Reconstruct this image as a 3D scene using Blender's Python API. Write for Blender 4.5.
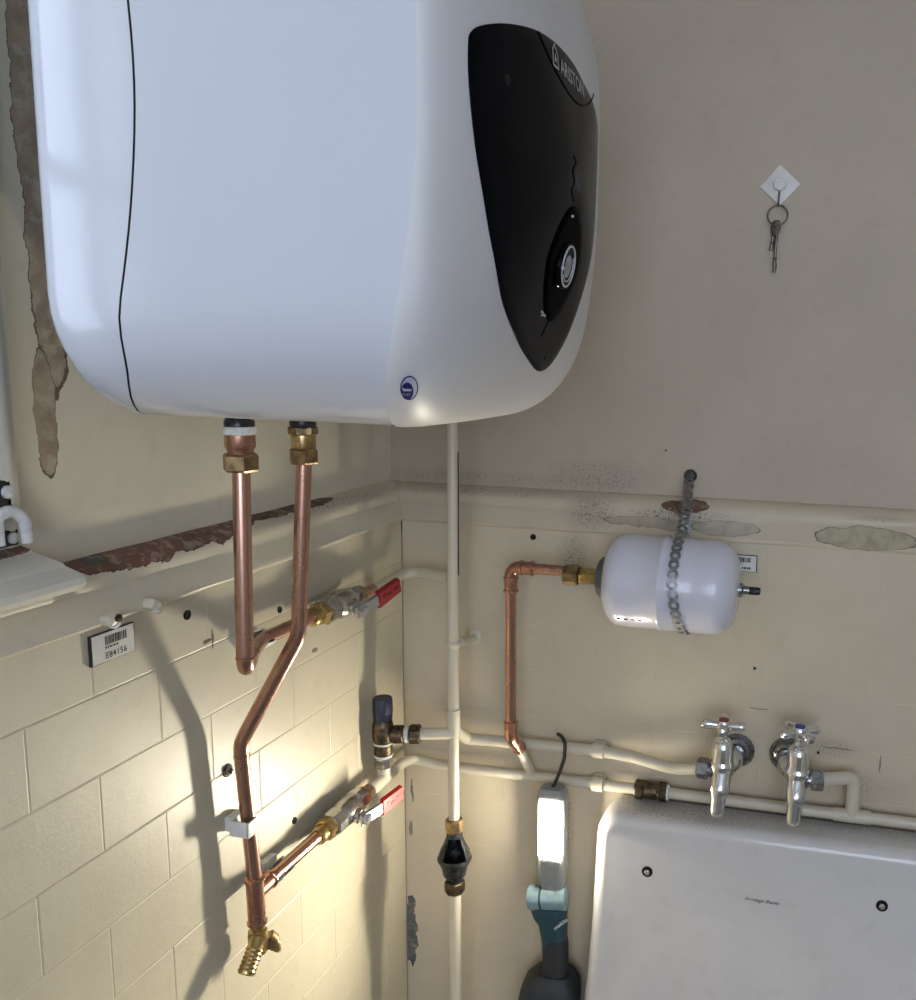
import bpy, bmesh, math, random
from mathutils import Vector, Matrix
random.seed(7)
sc = bpy.context.scene
for o in list(bpy.data.objects): bpy.data.objects.remove(o)
COL = sc.collection
PI = math.pi

# ------------------------------------------------------------------ camera
F_PX, CX, CY = 918.87, 623.90, 509.12
cam = bpy.data.cameras.new('camera'); camo = bpy.data.objects.new('camera', cam); COL.objects.link(camo)
cam.sensor_fit = 'HORIZONTAL'; cam.sensor_width = 36.0
cam.lens = F_PX*36/916
cam.shift_x = .5-CX/916; cam.shift_y = (CY-500)/916
cam.clip_start = .01
R_ = Vector((.97517252, .22002346, .02506444)); U_ = Vector((-.0583395, .14606907, .9875527)); F_ = Vector((-.21362362, .9644965, -.1552786))
m = Matrix((R_, U_, -F_)).transposed().to_4x4(); m.translation = Vector((.5920, -1.2, 1.5))
camo.matrix_world = m
sc.camera = camo

# ------------------------------------------------------------------ light
w = bpy.data.worlds.new('overcast_sky'); sc.world = w; w.use_nodes = True
bg = w.node_tree.nodes['Background']
bg.inputs[0].default_value = (.70, .80, 1.0, 1); bg.inputs[1].default_value = 6.3
pl = bpy.data.lights.new('window_portal', 'AREA'); pl.shape = 'RECTANGLE'; pl.size = 1.1; pl.size_y = .32
pl.cycles.is_portal = True
po = bpy.data.objects.new('window_portal', pl); COL.objects.link(po)
po.location = (-.28, -.8425, 1.9); po.rotation_euler = (0, -PI/2, 0)
pl2 = bpy.data.lights.new('rear_window_portal', 'AREA'); pl2.shape = 'RECTANGLE'; pl2.size = 1.9; pl2.size_y = 1.5
pl2.cycles.is_portal = True
po2 = bpy.data.objects.new('rear_window_portal', pl2); COL.objects.link(po2)
po2.location = (1.25, -3.37, 1.65); po2.rotation_euler = (PI/2, 0, 0)
TORCH_STRENGTH = 410
vs = sc.view_settings
vs.view_transform = 'Standard'; vs.look = 'None'; vs.exposure = 0.12; vs.gamma = 1.0; vs.use_curve_mapping = False
sc.cycles.use_denoising = True
sc.cycles.max_bounces = 10; sc.cycles.diffuse_bounces = 5; sc.cycles.glossy_bounces = 5
sc.cycles.sample_clamp_indirect = 4.0
sc.cycles.caustics_reflective = False; sc.cycles.caustics_refractive = False

# ------------------------------------------------------------------ materials
class NT:
    def __init__(s, name):
        s.m = bpy.data.materials.new(name); s.m.use_nodes = True
        s.t = s.m.node_tree; s.b = s.t.nodes['Principled BSDF']
    def n(s, kind, **kw):
        x = s.t.nodes.new(kind)
        for k, v in kw.items(): setattr(x, k, v)
        return x
    def l(s, a, b): s.t.links.new(a, b)
    def val(s, sock, v):
        if hasattr(v, 'is_output'): s.l(v, sock)
        else: sock.default_value = v
    def math(s, op, a, b=0.0, c=None):
        x = s.n('ShaderNodeMath', operation=op); s.val(x.inputs[0], a); s.val(x.inputs[1], b)
        if c is not None: s.val(x.inputs[2], c)
        return x.outputs[0]
    def vmath(s, op, a, b):
        x = s.n('ShaderNodeVectorMath', operation=op); s.val(x.inputs[0], a); s.val(x.inputs[1], b)
        return x.outputs['Value'] if op in ('LENGTH', 'DOT_PRODUCT') else x.outputs[0]
    def mix(s, f, a, b):
        x = s.n('ShaderNodeMix', data_type='RGBA'); s.val(x.inputs[0], f); s.val(x.inputs[6], a); s.val(x.inputs[7], b)
        return x.outputs[2]
    def noise(s, pos, scale, detail=4, rough=.55, dist=0):
        x = s.n('ShaderNodeTexNoise'); s.l(pos, x.inputs['Vector']); x.inputs['Scale'].default_value = scale
        x.inputs['Detail'].default_value = detail; x.inputs['Roughness'].default_value = rough; x.inputs['Distortion'].default_value = dist
        return x
    def ramp(s, f, lo, hi):
        x = s.n('ShaderNodeMapRange'); s.l(f, x.inputs[0]); x.inputs[1].default_value = lo; x.inputs[2].default_value = hi
        x.interpolation_type = 'SMOOTHSTEP'
        return x.outputs[0]
    def bump(s, h, strength, dist):
        x = s.n('ShaderNodeBump'); s.l(h, x.inputs['Height']); x.inputs['Strength'].default_value = strength; x.inputs['Distance'].default_value = dist
        return x.outputs[0]

def C4(c): return (c[0], c[1], c[2], 1)
def srgb(r, g, b):
    f = lambda v: (v/255/12.92) if v <= 10 else ((v/255+.055)/1.055)**2.4
    return (f(r), f(g), f(b))

def plain(name, col, rough=.5, metal=0.0, coat=0.0, noise=0.0, nscale=60, bump=0.0, spec=None, rv=.15):
    t = NT(name); b = t.b
    b.inputs['Base Color'].default_value = C4(col); b.inputs['Roughness'].default_value = rough; b.inputs['Metallic'].default_value = metal
    b.inputs['Coat Weight'].default_value = coat; b.inputs['Coat Roughness'].default_value = .04
    if spec is not None: b.inputs['Specular IOR Level'].default_value = spec
    if noise or bump:
        g = t.n('ShaderNodeNewGeometry').outputs['Position']
        nz = t.noise(g, nscale, 5)
        if noise:
            f = t.ramp(nz.outputs[0], .3, .7)
            d = tuple(max(0, c*(1-noise)) for c in col); u = tuple(min(1, c*(1+noise*.6)) for c in col)
            t.l(t.mix(f, C4(d), C4(u)), b.inputs['Base Color'])
            t.l(t.math('ADD', t.math('MULTIPLY', f, rv), rough-rv/2), b.inputs['Roughness'])
        if bump: t.l(t.bump(nz.outputs[0], bump, .002), b.inputs['Normal'])
    return t.m

def paint(name, col, rough, dirt=(), peels=(), speck=.0, bumps=(.25, .0015), mott=.08, streak=0.0, coat=0.0):
    """old gloss paint: mottling, brush marks, specks, named stains (soft) and peeled patches (hard edge)"""
    t = NT(name); b = t.b
    g = t.n('ShaderNodeNewGeometry').outputs['Position']
    n1 = t.noise(g, 5, 4).outputs[0]; n2 = t.noise(g, 45, 5); n3 = t.noise(g, 420, 3).outputs[0]
    c = t.mix(t.ramp(n1, .3, .7), C4(tuple(x*(1-mott) for x in col)), C4(tuple(min(1, x*(1+mott*.5)) for x in col)))
    c = t.mix(t.math('MULTIPLY', t.ramp(n2.outputs[0], .52, .75), .18), c, C4((col[0]*.72, col[1]*.69, col[2]*.62)))
    if speck:
        v = t.noise(g, 170, 2, .5).outputs[0]; v2 = t.noise(g, 9, 3).outputs[0]
        sp = t.math('MULTIPLY', t.ramp(v, .72, .76), t.ramp(v2, .5, .64))
        c = t.mix(t.math('MULTIPLY', sp, speck), c, (.035, .028, .02, 1))
    wob = t.vmath('SUBTRACT', t.noise(g, 38, 4, .6).outputs['Color'], (.5, .5, .5))
    for (ce, ra, dc, amt) in dirt:
        d = t.vmath('LENGTH', t.vmath('DIVIDE', t.vmath('SUBTRACT', g, ce), ra), (0, 0, 0))
        f = t.ramp(d, 1.0, .2)
        f = t.math('MULTIPLY', f, t.math('ADD', t.math('MULTIPLY', t.ramp(n3, .50, .70), .75), .25)); f = t.math('MULTIPLY', f, amt)
        c = t.mix(f, c, C4(dc))
    h = t.math('ADD', t.math('MULTIPLY', n2.outputs[0], .7), t.math('MULTIPLY', n3, .25))
    if streak:
        mp = t.n('ShaderNodeMapping'); t.l(g, mp.inputs[0]); mp.inputs['Scale'].default_value = (220, 220, 8)
        s_ = t.noise(mp.outputs[0], 1.0, 3).outputs[0]
        h = t.math('ADD', h, t.math('MULTIPLY', s_, streak))
    rr = rough
    tot = None
    for (ce, ra, pc, pw) in peels:
        q = t.vmath('ADD', g, t.vmath('MULTIPLY', wob, (pw, pw, pw)))
        d = t.vmath('LENGTH', t.vmath('DIVIDE', t.vmath('SUBTRACT', q, ce), ra), (0, 0, 0))
        f = t.math('LESS_THAN', d, 1.0); rim = t.math('LESS_THAN', d, 1.045)
        c = t.mix(rim, c, C4(tuple(x*.35 for x in pc)))
        pcn = t.mix(t.ramp(n2.outputs[0], .35, .6), C4(tuple(x*.75 for x in pc)), C4(pc)); pcn = t.mix(t.math('MULTIPLY', t.ramp(t.noise(g, 75, 5, .7).outputs[0], .48, .62), .6), pcn, C4(tuple(x*.35+y*.5 for x, y in zip(pc, col))))
        c = t.mix(f, c, pcn)
        tot = f if tot is None else t.math('MAXIMUM', tot, f)
    if tot is not None:
        h = t.math('SUBTRACT', h, t.math('MULTIPLY', tot, .8))
        rr = t.math('ADD', t.math('MULTIPLY', tot, .35), rough)
    t.val(b.inputs['Roughness'], rr)
    b.inputs['Coat Weight'].default_value = coat; b.inputs['Coat Roughness'].default_value = .25
    t.l(c, b.inputs['Base Color']); t.l(t.bump(h, bumps[0], bumps[1]), b.inputs['Normal'])
    return t.m

RED = (.20, .095, .07); TAN = (.40, .32, .23); GREY = (.10, .095, .085); UNDER = (.44, .38, .29)
M = {}
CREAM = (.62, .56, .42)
M['upper_left'] = paint('lamplit cream gloss on plaster', (.72, .67, .54), .38, speck=.5, bumps=(.22, .0012), peels=[  # cream lightened so the colour carries the strong lamp light on this plaster
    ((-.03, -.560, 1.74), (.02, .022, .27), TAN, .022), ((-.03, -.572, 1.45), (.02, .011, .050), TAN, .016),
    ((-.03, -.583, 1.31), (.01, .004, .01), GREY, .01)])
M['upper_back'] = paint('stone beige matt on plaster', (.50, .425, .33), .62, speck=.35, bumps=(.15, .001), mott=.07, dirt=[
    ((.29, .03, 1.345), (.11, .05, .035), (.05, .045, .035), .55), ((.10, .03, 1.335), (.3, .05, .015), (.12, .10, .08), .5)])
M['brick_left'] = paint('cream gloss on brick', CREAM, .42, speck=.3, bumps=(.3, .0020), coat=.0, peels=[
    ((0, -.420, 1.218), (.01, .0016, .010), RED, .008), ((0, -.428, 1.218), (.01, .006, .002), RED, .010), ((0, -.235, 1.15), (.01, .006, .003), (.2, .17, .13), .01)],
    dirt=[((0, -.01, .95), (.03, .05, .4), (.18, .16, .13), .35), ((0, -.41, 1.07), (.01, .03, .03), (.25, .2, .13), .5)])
M['brick_back'] = paint('stone beige gloss on brick', (.60, .52, .385), .5, speck=.3, bumps=(.2, .0012), coat=.05, peels=[
    ((.006, 0, .63), (.012, .02, .055), (.13, .135, .14), .03), ((.008, 0, .80), (.003, .02, .012), (.2, .18, .15), .012),
    ((.012, 0, .86), (.002, .02, .018), (.2, .18, .15), .012),
    ((.627, 0, 1.0005), (.020, .02, .0009), (.22, .18, .13), .006), ((.682, 0, .985), (.0012, .02, .012), (.25, .2, .14), .01), ((.52, 0, 1.045), (.012, .02, .0008), (.3, .25, .18), .006)],
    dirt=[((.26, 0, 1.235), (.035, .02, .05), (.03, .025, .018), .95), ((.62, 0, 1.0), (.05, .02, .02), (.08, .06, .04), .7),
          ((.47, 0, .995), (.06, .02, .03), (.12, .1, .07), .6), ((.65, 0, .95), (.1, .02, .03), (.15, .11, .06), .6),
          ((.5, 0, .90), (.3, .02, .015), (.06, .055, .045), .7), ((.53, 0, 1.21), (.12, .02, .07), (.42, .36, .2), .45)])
M['ledge_left'] = paint('lamplit cream gloss on moulding', (.72, .66, .52), .33, speck=.4, bumps=(.35, .002), coat=.15, peels=[  # ledge cream also raised, lamp light put into its base colour
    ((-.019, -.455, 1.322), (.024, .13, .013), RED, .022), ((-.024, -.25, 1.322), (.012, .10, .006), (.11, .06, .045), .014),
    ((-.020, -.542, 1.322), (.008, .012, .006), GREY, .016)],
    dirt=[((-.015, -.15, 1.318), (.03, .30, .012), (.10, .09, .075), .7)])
M['ledge_back'] = paint('stone beige gloss on moulding', (.60, .52, .39), .45, speck=.45, bumps=(.3, .0015), peels=[
    ((.385, 0, 1.290), (.085, .03, .0065), UNDER, .014), ((.465, 0, 1.289), (.045, .03, .009), (.50, .45, .36), .010),
    ((.645, 0, 1.287), (.062, .03, .014), (.47, .41, .29), .012), ((.408, .01, 1.314), (.030, .03, .009), (.17, .09, .06), .016)],
    dirt=[((.05, .02, 1.318), (.40, .03, .011), (.09, .08, .065), .7), ((.28, .0, 1.30), (.05, .04, .035), (.03, .025, .02), .9),
          ((.40, 0, 1.30), (.10, .04, .02), (.03, .022, .016), .9), ((.66, .02, 1.312), (.06, .03, .008), (.12, .09, .06), .8)])
M['sill'] = paint('off white gloss on sill board', (.74, .71, .63), .3, speck=.3, bumps=(.3, .002), coat=.2, peels=[
    ((-.03, -.625, 1.345), (.02, .03, .004), RED, .01)])
M['casing'] = paint('off white gloss on casing', (.63, .61, .56), .32, speck=.1, bumps=(.2, .0015), coat=.2)
M['pipe_paint'] = paint('ivory gloss on pipe', (.66, .60, .47), .32, speck=.15, bumps=(.2, .001), coat=.25)
M['pipe_paint_dull'] = paint('ivory gloss on wall pipe', (.62, .57, .455), .38, speck=.35, bumps=(.3, .0015), coat=.1)
M['room'] = paint('cream emulsion', (.58, .54, .46), .7, bumps=(.1, .001))
M['ceiling'] = plain('white ceiling emulsion', (.72, .72, .70), .8, noise=.05, nscale=8)
M['floor'] = plain('worn grey concrete floor', (.24, .23, .21), .7, noise=.25, nscale=14, bump=.2)
M['enamel'] = plain('white heater enamel', (.62, .645, .715), .13, spec=.32, coat=.0, noise=.015, nscale=7, rv=.01)
M['enamel_cap'] = plain('white heater cap plastic', (.66, .66, .68), .45, coat=.0, noise=.02, nscale=9, rv=.01)
M['vessel_white'] = plain('white vessel enamel', (.66, .66, .74), .25, coat=.4, noise=.02, nscale=30, rv=.01)
M['seam'] = plain('dark seam rubber', (.02, .02, .025), .6, noise=.2)
M['panel_black'] = plain('gloss black fascia', (.004, .0045, .007), .12, coat=0, noise=.2, nscale=20, spec=.2); M['panel_black'].node_tree.nodes['Principled BSDF'].inputs['IOR'].default_value = 1.18
M['panel_edge'] = plain('satin black plastic', (.0012, .0012, .002), .22, noise=.2, spec=.1); M['panel_edge'].node_tree.nodes['Principled BSDF'].inputs['IOR'].default_value = 1.08
M['print_grey'] = plain('grey print', (.45, .45, .47), .5, noise=.1)
M['ring_grey'] = plain('light grey ring', (.62, .63, .66), .35, noise=.1)
M['blue_print'] = plain('navy print', (.006, .008, .12), .6, spec=.1, noise=.1)
M['white_print'] = plain('white print', (.75, .77, .85), .45, noise=.05)
M['lilac_print'] = plain('pale lilac print', (.48, .50, .62), .45, noise=.05)
M['black_print'] = plain('black print', (.02, .02, .022), .6, noise=.1)
def metal(name, c, r, nz=.2, ns=80, dark=None, rv=.16, bp=.06):
    t = NT(name); b = t.b; g = t.n('ShaderNodeNewGeometry').outputs['Position']
    n = t.noise(g, ns, 5).outputs[0]
    f = t.ramp(n, .35, .7)
    t.l(t.mix(f, C4(c), C4(dark or tuple(x*(1-nz) for x in c))), b.inputs['Base Color'])
    b.inputs['Metallic'].default_value = 1; t.l(t.math('ADD', t.math('MULTIPLY', f, rv), r), b.inputs['Roughness'])
    t.l(t.bump(n, bp, .001), b.inputs['Normal'])
    return t.m
M['copper'] = metal('copper tube', (.60, .36, .275), .24, dark=(.53, .30, .22), ns=25, rv=.06, bp=.015)
M['copper_fit'] = metal('copper fitting', (.60, .34, .25), .22, dark=(.44, .22, .15), ns=60)
M['brass'] = metal('yellow brass', (.62, .46, .21), .24, dark=(.36, .25, .10))
M['brass_dark'] = metal('tarnished brass', (.40, .28, .14), .34, dark=(.18, .12, .065), ns=110)
M['brass_old'] = metal('blackened brass', (.15, .115, .075), .42, dark=(.05, .04, .03), ns=120)
M['nickel'] = metal('nickel plate', (.62, .61, .58), .2, dark=(.48, .47, .45), ns=40, rv=.08, bp=.02)
M['steel'] = metal('zinc plated steel', (.60, .62, .66), .3, dark=(.48, .50, .53), ns=40, rv=.08, bp=.02)
M['chrome'] = metal('chrome plate', (.82, .83, .85), .07, dark=(.68, .69, .71), ns=60)
M['chrome_dull'] = metal('dull chrome', (.34, .345, .35), .24, dark=(.18, .18, .18), ns=120)
M['galv'] = metal('galvanised band', (.40, .41, .42), .42, dark=(.22, .23, .24), ns=200)
M['key_metal'] = metal('worn key steel', (.24, .22, .19), .34, dark=(.10, .09, .075), ns=250)
M['flange_grey'] = plain('grey painted flange', (.10, .10, .11), .45, noise=.2)
M['tape'] = plain('white thread tape', (.78, .77, .72), .7, noise=.12, nscale=300, bump=.4)
M['red_grip'] = plain('red vinyl grip', (.28, .015, .018), .55, noise=.12, nscale=80)
M['red_bright'] = plain('bright red vinyl grip', (.66, .03, .03), .55, noise=.12, nscale=80)
M['red_mark'] = plain('dark red embossing', (.12, .01, .012), .5, noise=.1)
M['knob_blue'] = plain('navy plastic knob', (.018, .024, .055), .38, noise=.2, nscale=90)
M['black_plastic'] = plain('black plastic', (.018, .019, .022), .42, noise=.25, nscale=120, bump=.1)
M['black_gloss'] = plain('black moulded plastic', (.02, .021, .024), .25, noise=.25, nscale=80)
M['hole'] = plain('dark drilled hole', (.006, .005, .005), .9, noise=.2)
M['clip_white'] = plain('white plastic clip', (.74, .73, .70), .4, noise=.06, nscale=90)
M['tag_white'] = plain('white tag laminate', (.66, .65, .60), .35, noise=.04)
M['sink'] = paint('white fireclay glaze', (.67, .65, .64), .16, speck=.03, bumps=(.05, .0006), mott=.05, coat=.3,
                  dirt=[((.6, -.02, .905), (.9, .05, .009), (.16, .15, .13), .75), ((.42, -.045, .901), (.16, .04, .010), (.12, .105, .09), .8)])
M['teal'] = plain('teal tool plastic', (.016, .055, .078), .42, noise=.15, nscale=120)
M['teal_grey'] = plain('grey teal tool plastic', (.20, .30, .33), .38, noise=.12, nscale=120)
M['tool_dark'] = plain('charcoal tool rubber', (.020, .024, .030), .55, noise=.25, nscale=200, bump=.2)
M['tool_head'] = plain('grey lamp housing', (.27, .28, .27), .45, noise=.1, nscale=120)
M['white_paint_metal'] = plain('white enamelled iron', (.72, .72, .72), .3, noise=.1, nscale=120)
M['iron_black'] = plain('black iron', (.02, .02, .02), .45, noise=.3, nscale=150)
M['red_dot'] = plain('red tap index', (.25, .02, .02), .4, noise=.1)
M['blue_dot'] = plain('blue tap index', (.02, .04, .28), .4, noise=.1)
t = NT('lamp diffuser'); t.b.inputs['Base Color'].default_value = (.8, .8, .8, 1)
t.b.inputs['Emission Color'].default_value = (1.0, .91, .72, 1); t.b.inputs['Emission Strength'].default_value = TORCH_STRENGTH
M['lamp'] = t.m
t = NT('window glass'); o_ = t.t.nodes['Material Output']
tr = t.n('ShaderNodeBsdfTransparent'); gl = t.n('ShaderNodeBsdfGlossy'); gl.inputs['Roughness'].default_value = .02
mx = t.n('ShaderNodeMixShader'); mx.inputs[0].default_value = .07
t.l(tr.outputs[0], mx.inputs[1]); t.l(gl.outputs[0], mx.inputs[2]); t.l(mx.outputs[0], o_.inputs[0])
M['glass'] = t.m

# ------------------------------------------------------------------ geometry helpers
class G:
    """collects vertices and faces of ONE mesh"""
    def __init__(s): s.v = []; s.f = []
    def add(s, v, f):
        k = len(s.v); s.v += [Vector(p) for p in v]; s.f += [tuple(i+k for i in q) for q in f]; return s
    def grid(s, rows, closed_u=False, closed_v=False):
        nu, nv = len(rows), len(rows[0]); f = []
        for i in range(nu if closed_u else nu-1):
            for j in range(nv if closed_v else nv-1):
                a, b = i, (i+1) % nu; c, d = j, (j+1) % nv
                f.append((a*nv+c, a*nv+d, b*nv+d, b*nv+c))
        return s.add([p for r in rows for p in r], f)
    def tube(s, path, r, seg=14, caps=True):
        path = [Vector(p) for p in path]; n = len(path)
        rs = r if isinstance(r, (list, tuple)) else [r]*n
        tan = []
        for i in range(n):
            d = (path[min(i+1, n-1)]-path[max(i-1, 0)]); tan.append(d.normalized())
        up = Vector((0, 0, 1)) if abs(tan[0].z) < .9 else Vector((1, 0, 0))
        nrm = (up-tan[0]*up.dot(tan[0])).normalized(); rows = []
        for i in range(n):
            nrm = (nrm-tan[i]*nrm.dot(tan[i])).normalized(); bi = tan[i].cross(nrm)
            rows.append([path[i]+(nrm*math.cos(a)+bi*math.sin(a))*rs[i] for a in [2*PI*k/seg for k in range(seg)]])
        k0 = len(s.v); s.grid(rows, closed_v=True)
        if caps:
            s.f.append(tuple(k0+seg-1-j for j in range(seg))); s.f.append(tuple(k0+(n-1)*seg+j for j in range(seg)))
        return s
    def lathe(s, prof, org, axis, seg=20, a0=0, a1=2*PI, ref=None, phase=0):
        """prof: (radius, height along axis)"""
        org = Vector(org); ax = Vector(axis).normalized()
        ref = Vector(ref) if ref else (Vector((0, 0, 1)) if abs(ax.z) < .9 else Vector((1, 0, 0)))
        u = (ref-ax*ref.dot(ax)).normalized(); v = ax.cross(u)
        full = abs(a1-a0-2*PI) < 1e-6; cnt = seg if full else seg+1; rows = []
        for r, h in prof:
            rows.append([org+ax*h+(u*math.cos(a)+v*math.sin(a))*max(r, 1e-5) for a in [phase+a0+(a1-a0)*k/seg for k in range(cnt)]])
        k0 = len(s.v); s.grid(rows, closed_v=full)
        if full:
            if prof[0][0] > 1e-4: s.f.append(tuple(k0+seg-1-j for j in range(seg)))
            if prof[-1][0] > 1e-4: s.f.append(tuple(k0+(len(prof)-1)*seg+j for j in range(seg)))
        return s
    def hexnut(s, r, h0, h1, org, axis, ch=.12, phase=0, seg=6):
        d = (h1-h0)*ch
        return s.lathe([(r*.9, h0), (r, h0+d), (r, h1-d), (r*.9, h1)], org, axis, seg=seg, phase=phase)
    def box(s, c, size, bevel=0, rot=None, seg=2):
        bm = bmesh.new(); bmesh.ops.create_cube(bm, size=1)
        for v in bm.verts: v.co = Vector((v.co.x*size[0], v.co.y*size[1], v.co.z*size[2]))
        if bevel: bmesh.ops.bevel(bm, geom=list(bm.edges), offset=bevel, segments=seg, affect='EDGES', profile=.5)
        bm.verts.ensure_lookup_table(); R = rot or Matrix.Identity(3); c = Vector(c)
        vs_ = [c+R @ v.co for v in bm.verts]; fs = [tuple(v.index for v in f.verts) for f in bm.faces]; bm.free()
        return s.add(vs_, fs)
    def prism(s, pts, o, u, v, n, d, bevel=0, seg=3, both=False):
        """outline pts (a,b) in plane o+u*a+v*b, thickness d along n; front (far) edge bevelled"""
        bm = bmesh.new(); u, v, n, o = Vector(u), Vector(v), Vector(n), Vector(o)
        lo = [bm.verts.new(o+u*a+v*b) for a, b in pts]; hi = [bm.verts.new(o+u*a+v*b+n*d) for a, b in pts]
        k = len(pts); bm.faces.new(lo[::-1]); bm.faces.new(hi)
        for i in range(k): bm.faces.new((lo[i], lo[(i+1) % k], hi[(i+1) % k], hi[i]))
        bmesh.ops.recalc_face_normals(bm, faces=bm.faces)
        if bevel:
            hs = set(hi) | (set(lo) if both else set()); es = [e for e in bm.edges if (e.verts[0] in set(hi) and e.verts[1] in set(hi)) or (both and e.verts[0] in set(lo) and e.verts[1] in set(lo))]
            bmesh.ops.bevel(bm, geom=es, offset=bevel, segments=seg, affect='EDGES', profile=.5)
        bm.verts.index_update(); bm.verts.ensure_lookup_table()
        vs_ = [x.co.copy() for x in bm.verts]; fs = [tuple(x.index for x in f.verts) for f in bm.faces]; bm.free()
        return s.add(vs_, fs)
    def sphere(s, c, r, seg=14, sc_=(1, 1, 1)):
        n = 8; rows = []
        for i in range(n+1):
            a = PI*i/n; rows.append([Vector(c)+Vector((math.sin(a)*math.cos(b)*r*sc_[0], math.sin(a)*math.sin(b)*r*sc_[1], math.cos(a)*r*sc_[2])) for b in [2*PI*k/seg for k in range(seg)]])
        return s.grid(rows, closed_v=True)

def fillet(pts, r, n=6):
    pts = [Vector(p) for p in pts]; out = [pts[0]]
    rs = r if isinstance(r, (list, tuple)) else [r]*(len(pts)-2)
    for i in range(1, len(pts)-1):
        a, b, c = pts[i-1], pts[i], pts[i+1]; d1 = (a-b).normalized(); d2 = (c-b).normalized()
        ang = math.acos(max(-1, min(1, d1.dot(d2)))); L = rs[i-1]/math.tan(ang/2) if ang > .01 else 0
        L = min(L, (a-b).length*.49, (c-b).length*.49)
        p, q = b+d1*L, b+d2*L
        for k in range(n+1):
            t_ = k/n; out.append(p*(1-t_)**2+b*2*t_*(1-t_)+q*t_*t_)
    out.append(pts[-1])
    return out

WL = {}
def link(name, g, mat, loc=(0, 0, 0), parent=None, smooth=40):
    me = bpy.data.meshes.new(name); off = Vector(loc)
    me.from_pydata([tuple(p-off) for p in g.v], [], g.f); me.validate()
    bm = bmesh.new(); bm.from_mesh(me); bmesh.ops.remove_doubles(bm, verts=bm.verts, dist=1e-6)
    bmesh.ops.recalc_face_normals(bm, faces=bm.faces); bm.to_mesh(me); bm.free()
    if smooth:
        me.shade_smooth(); me.set_sharp_from_angle(angle=math.radians(smooth))
    o = bpy.data.objects.new(name, me); COL.objects.link(o); me.materials.append(M[mat])
    if parent: o.parent = parent
    else: o.location = off
    WL[o] = off
    return o
def thing(name, label, cat, loc, group=None):
    o = bpy.data.objects.new(name, None); COL.objects.link(o); o.location = loc; o.empty_display_size = .02
    o['label'] = label; o['category'] = cat
    if group: o['group'] = group
    WL[o] = Vector(loc); return o
def part(name, g, mat, parent, smooth=40, label=None):
    o = link(name, g, mat, WL[parent], parent, smooth)
    if label: o['label'] = label
    return o
def single(name, g, mat, label, cat, loc, group=None, smooth=40):
    o = link(name, g, mat, loc, None, smooth); o['label'] = label; o['category'] = cat
    if group: o['group'] = group
    return o
def struct(name, g, mat, label, smooth=40):
    o = link(name, g, mat, (0, 0, 0), None, smooth); o['kind'] = 'structure'; o['label'] = label; return o
def text_geo(s_, size, o, u, v, shear=0.0, bold=0.0, align='LEFT', fn=None, spacing=1.0):
    cu = bpy.data.curves.new('t', 'FONT'); cu.body = s_; cu.size = size; cu.shear = shear; cu.offset = bold; cu.align_x = align
    cu.space_character = spacing; cu.resolution_u = 3
    ob = bpy.data.objects.new('t', cu); COL.objects.link(ob)
    dg = bpy.context.evaluated_depsgraph_get(); me = bpy.data.meshes.new_from_object(ob.evaluated_get(dg))
    g = G(); u, v = Vector(u or (1, 0, 0)), Vector(v or (0, 0, 1))
    vs_ = [(fn(x.co.x, x.co.y) if fn else Vector(o)+u*x.co.x+v*x.co.y) for x in me.vertices]
    g.add(vs_, [tuple(p.vertices) for p in me.polygons])
    bpy.data.objects.remove(ob); bpy.data.curves.remove(cu); bpy.data.meshes.remove(me)
    return g

# ================================================================== THE ROOM
UX, UY = -.03, .03            # planes of the plaster above the ledge; bricks lie in X = 0 and Y = 0
ZL = 1.272                    # underside of the ledge
CEIL, XR, YF = 2.6, 2.4, -3.2
WY0, WY1, WZ0, WZ1 = -1.00, -.685, 1.35, 2.45     # window opening

def wallbox(g, x0, x1, y0, y1, z0, z1): g.box(((x0+x1)/2, (y0+y1)/2, (z0+z1)/2), (x1-x0, y1-y0, z1-z0))
g = G()
wallbox(g, -.30, UX, WY1, UY+.2, 1.25, CEIL); wallbox(g, -.30, UX, YF, WY0, 1.25, CEIL)
wallbox(g, -.30, UX, WY0, WY1, 1.25, WZ0); wallbox(g, -.30, UX, WY0, WY1, WZ1, CEIL)
wallbox(g, -.30, -.002, YF, UY+.2, 0, 1.25)
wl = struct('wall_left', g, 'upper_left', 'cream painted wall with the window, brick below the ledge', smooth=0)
g = G(); wallbox(g, UX, XR+.2, UY, UY+.2, 1.25, CEIL); wallbox(g, -.002, XR+.2, .002, UY+.2, 0, 1.25)
wb = struct('wall_back', g, 'upper_back', 'stone beige painted wall behind the sink', smooth=0)
g = G(); wallbox(g, XR, XR+.2, YF, .002, 0, CEIL); struct('wall_right', g, 'room', 'cream wall out of frame on the right', smooth=0)
W2 = (.30, 2.2, .90, 2.40)
g = G(); wallbox(g, -.3, W2[0], YF-.2, YF, 0, CEIL); wallbox(g, W2[1], XR+.2, YF-.2, YF, 0, CEIL); wallbox(g, W2[0], W2[1], YF-.2, YF, 0, W2[2]); wallbox(g, W2[0], W2[1], YF-.2, YF, W2[3], CEIL)
struct('wall_front', g, 'room', 'cream wall behind the camera', smooth=0)
g = G(); wallbox(g, -.3, XR+.2, YF-.2, UY+.2, -.1, 0); struct('floor', g, 'floor', 'grey concrete floor below the frame', smooth=0)
g = G(); wallbox(g, -.3, XR+.2, YF-.2, UY+.2, CEIL, CEIL+.1); struct('ceiling', g, 'ceiling', 'white ceiling above the frame', smooth=0)

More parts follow.
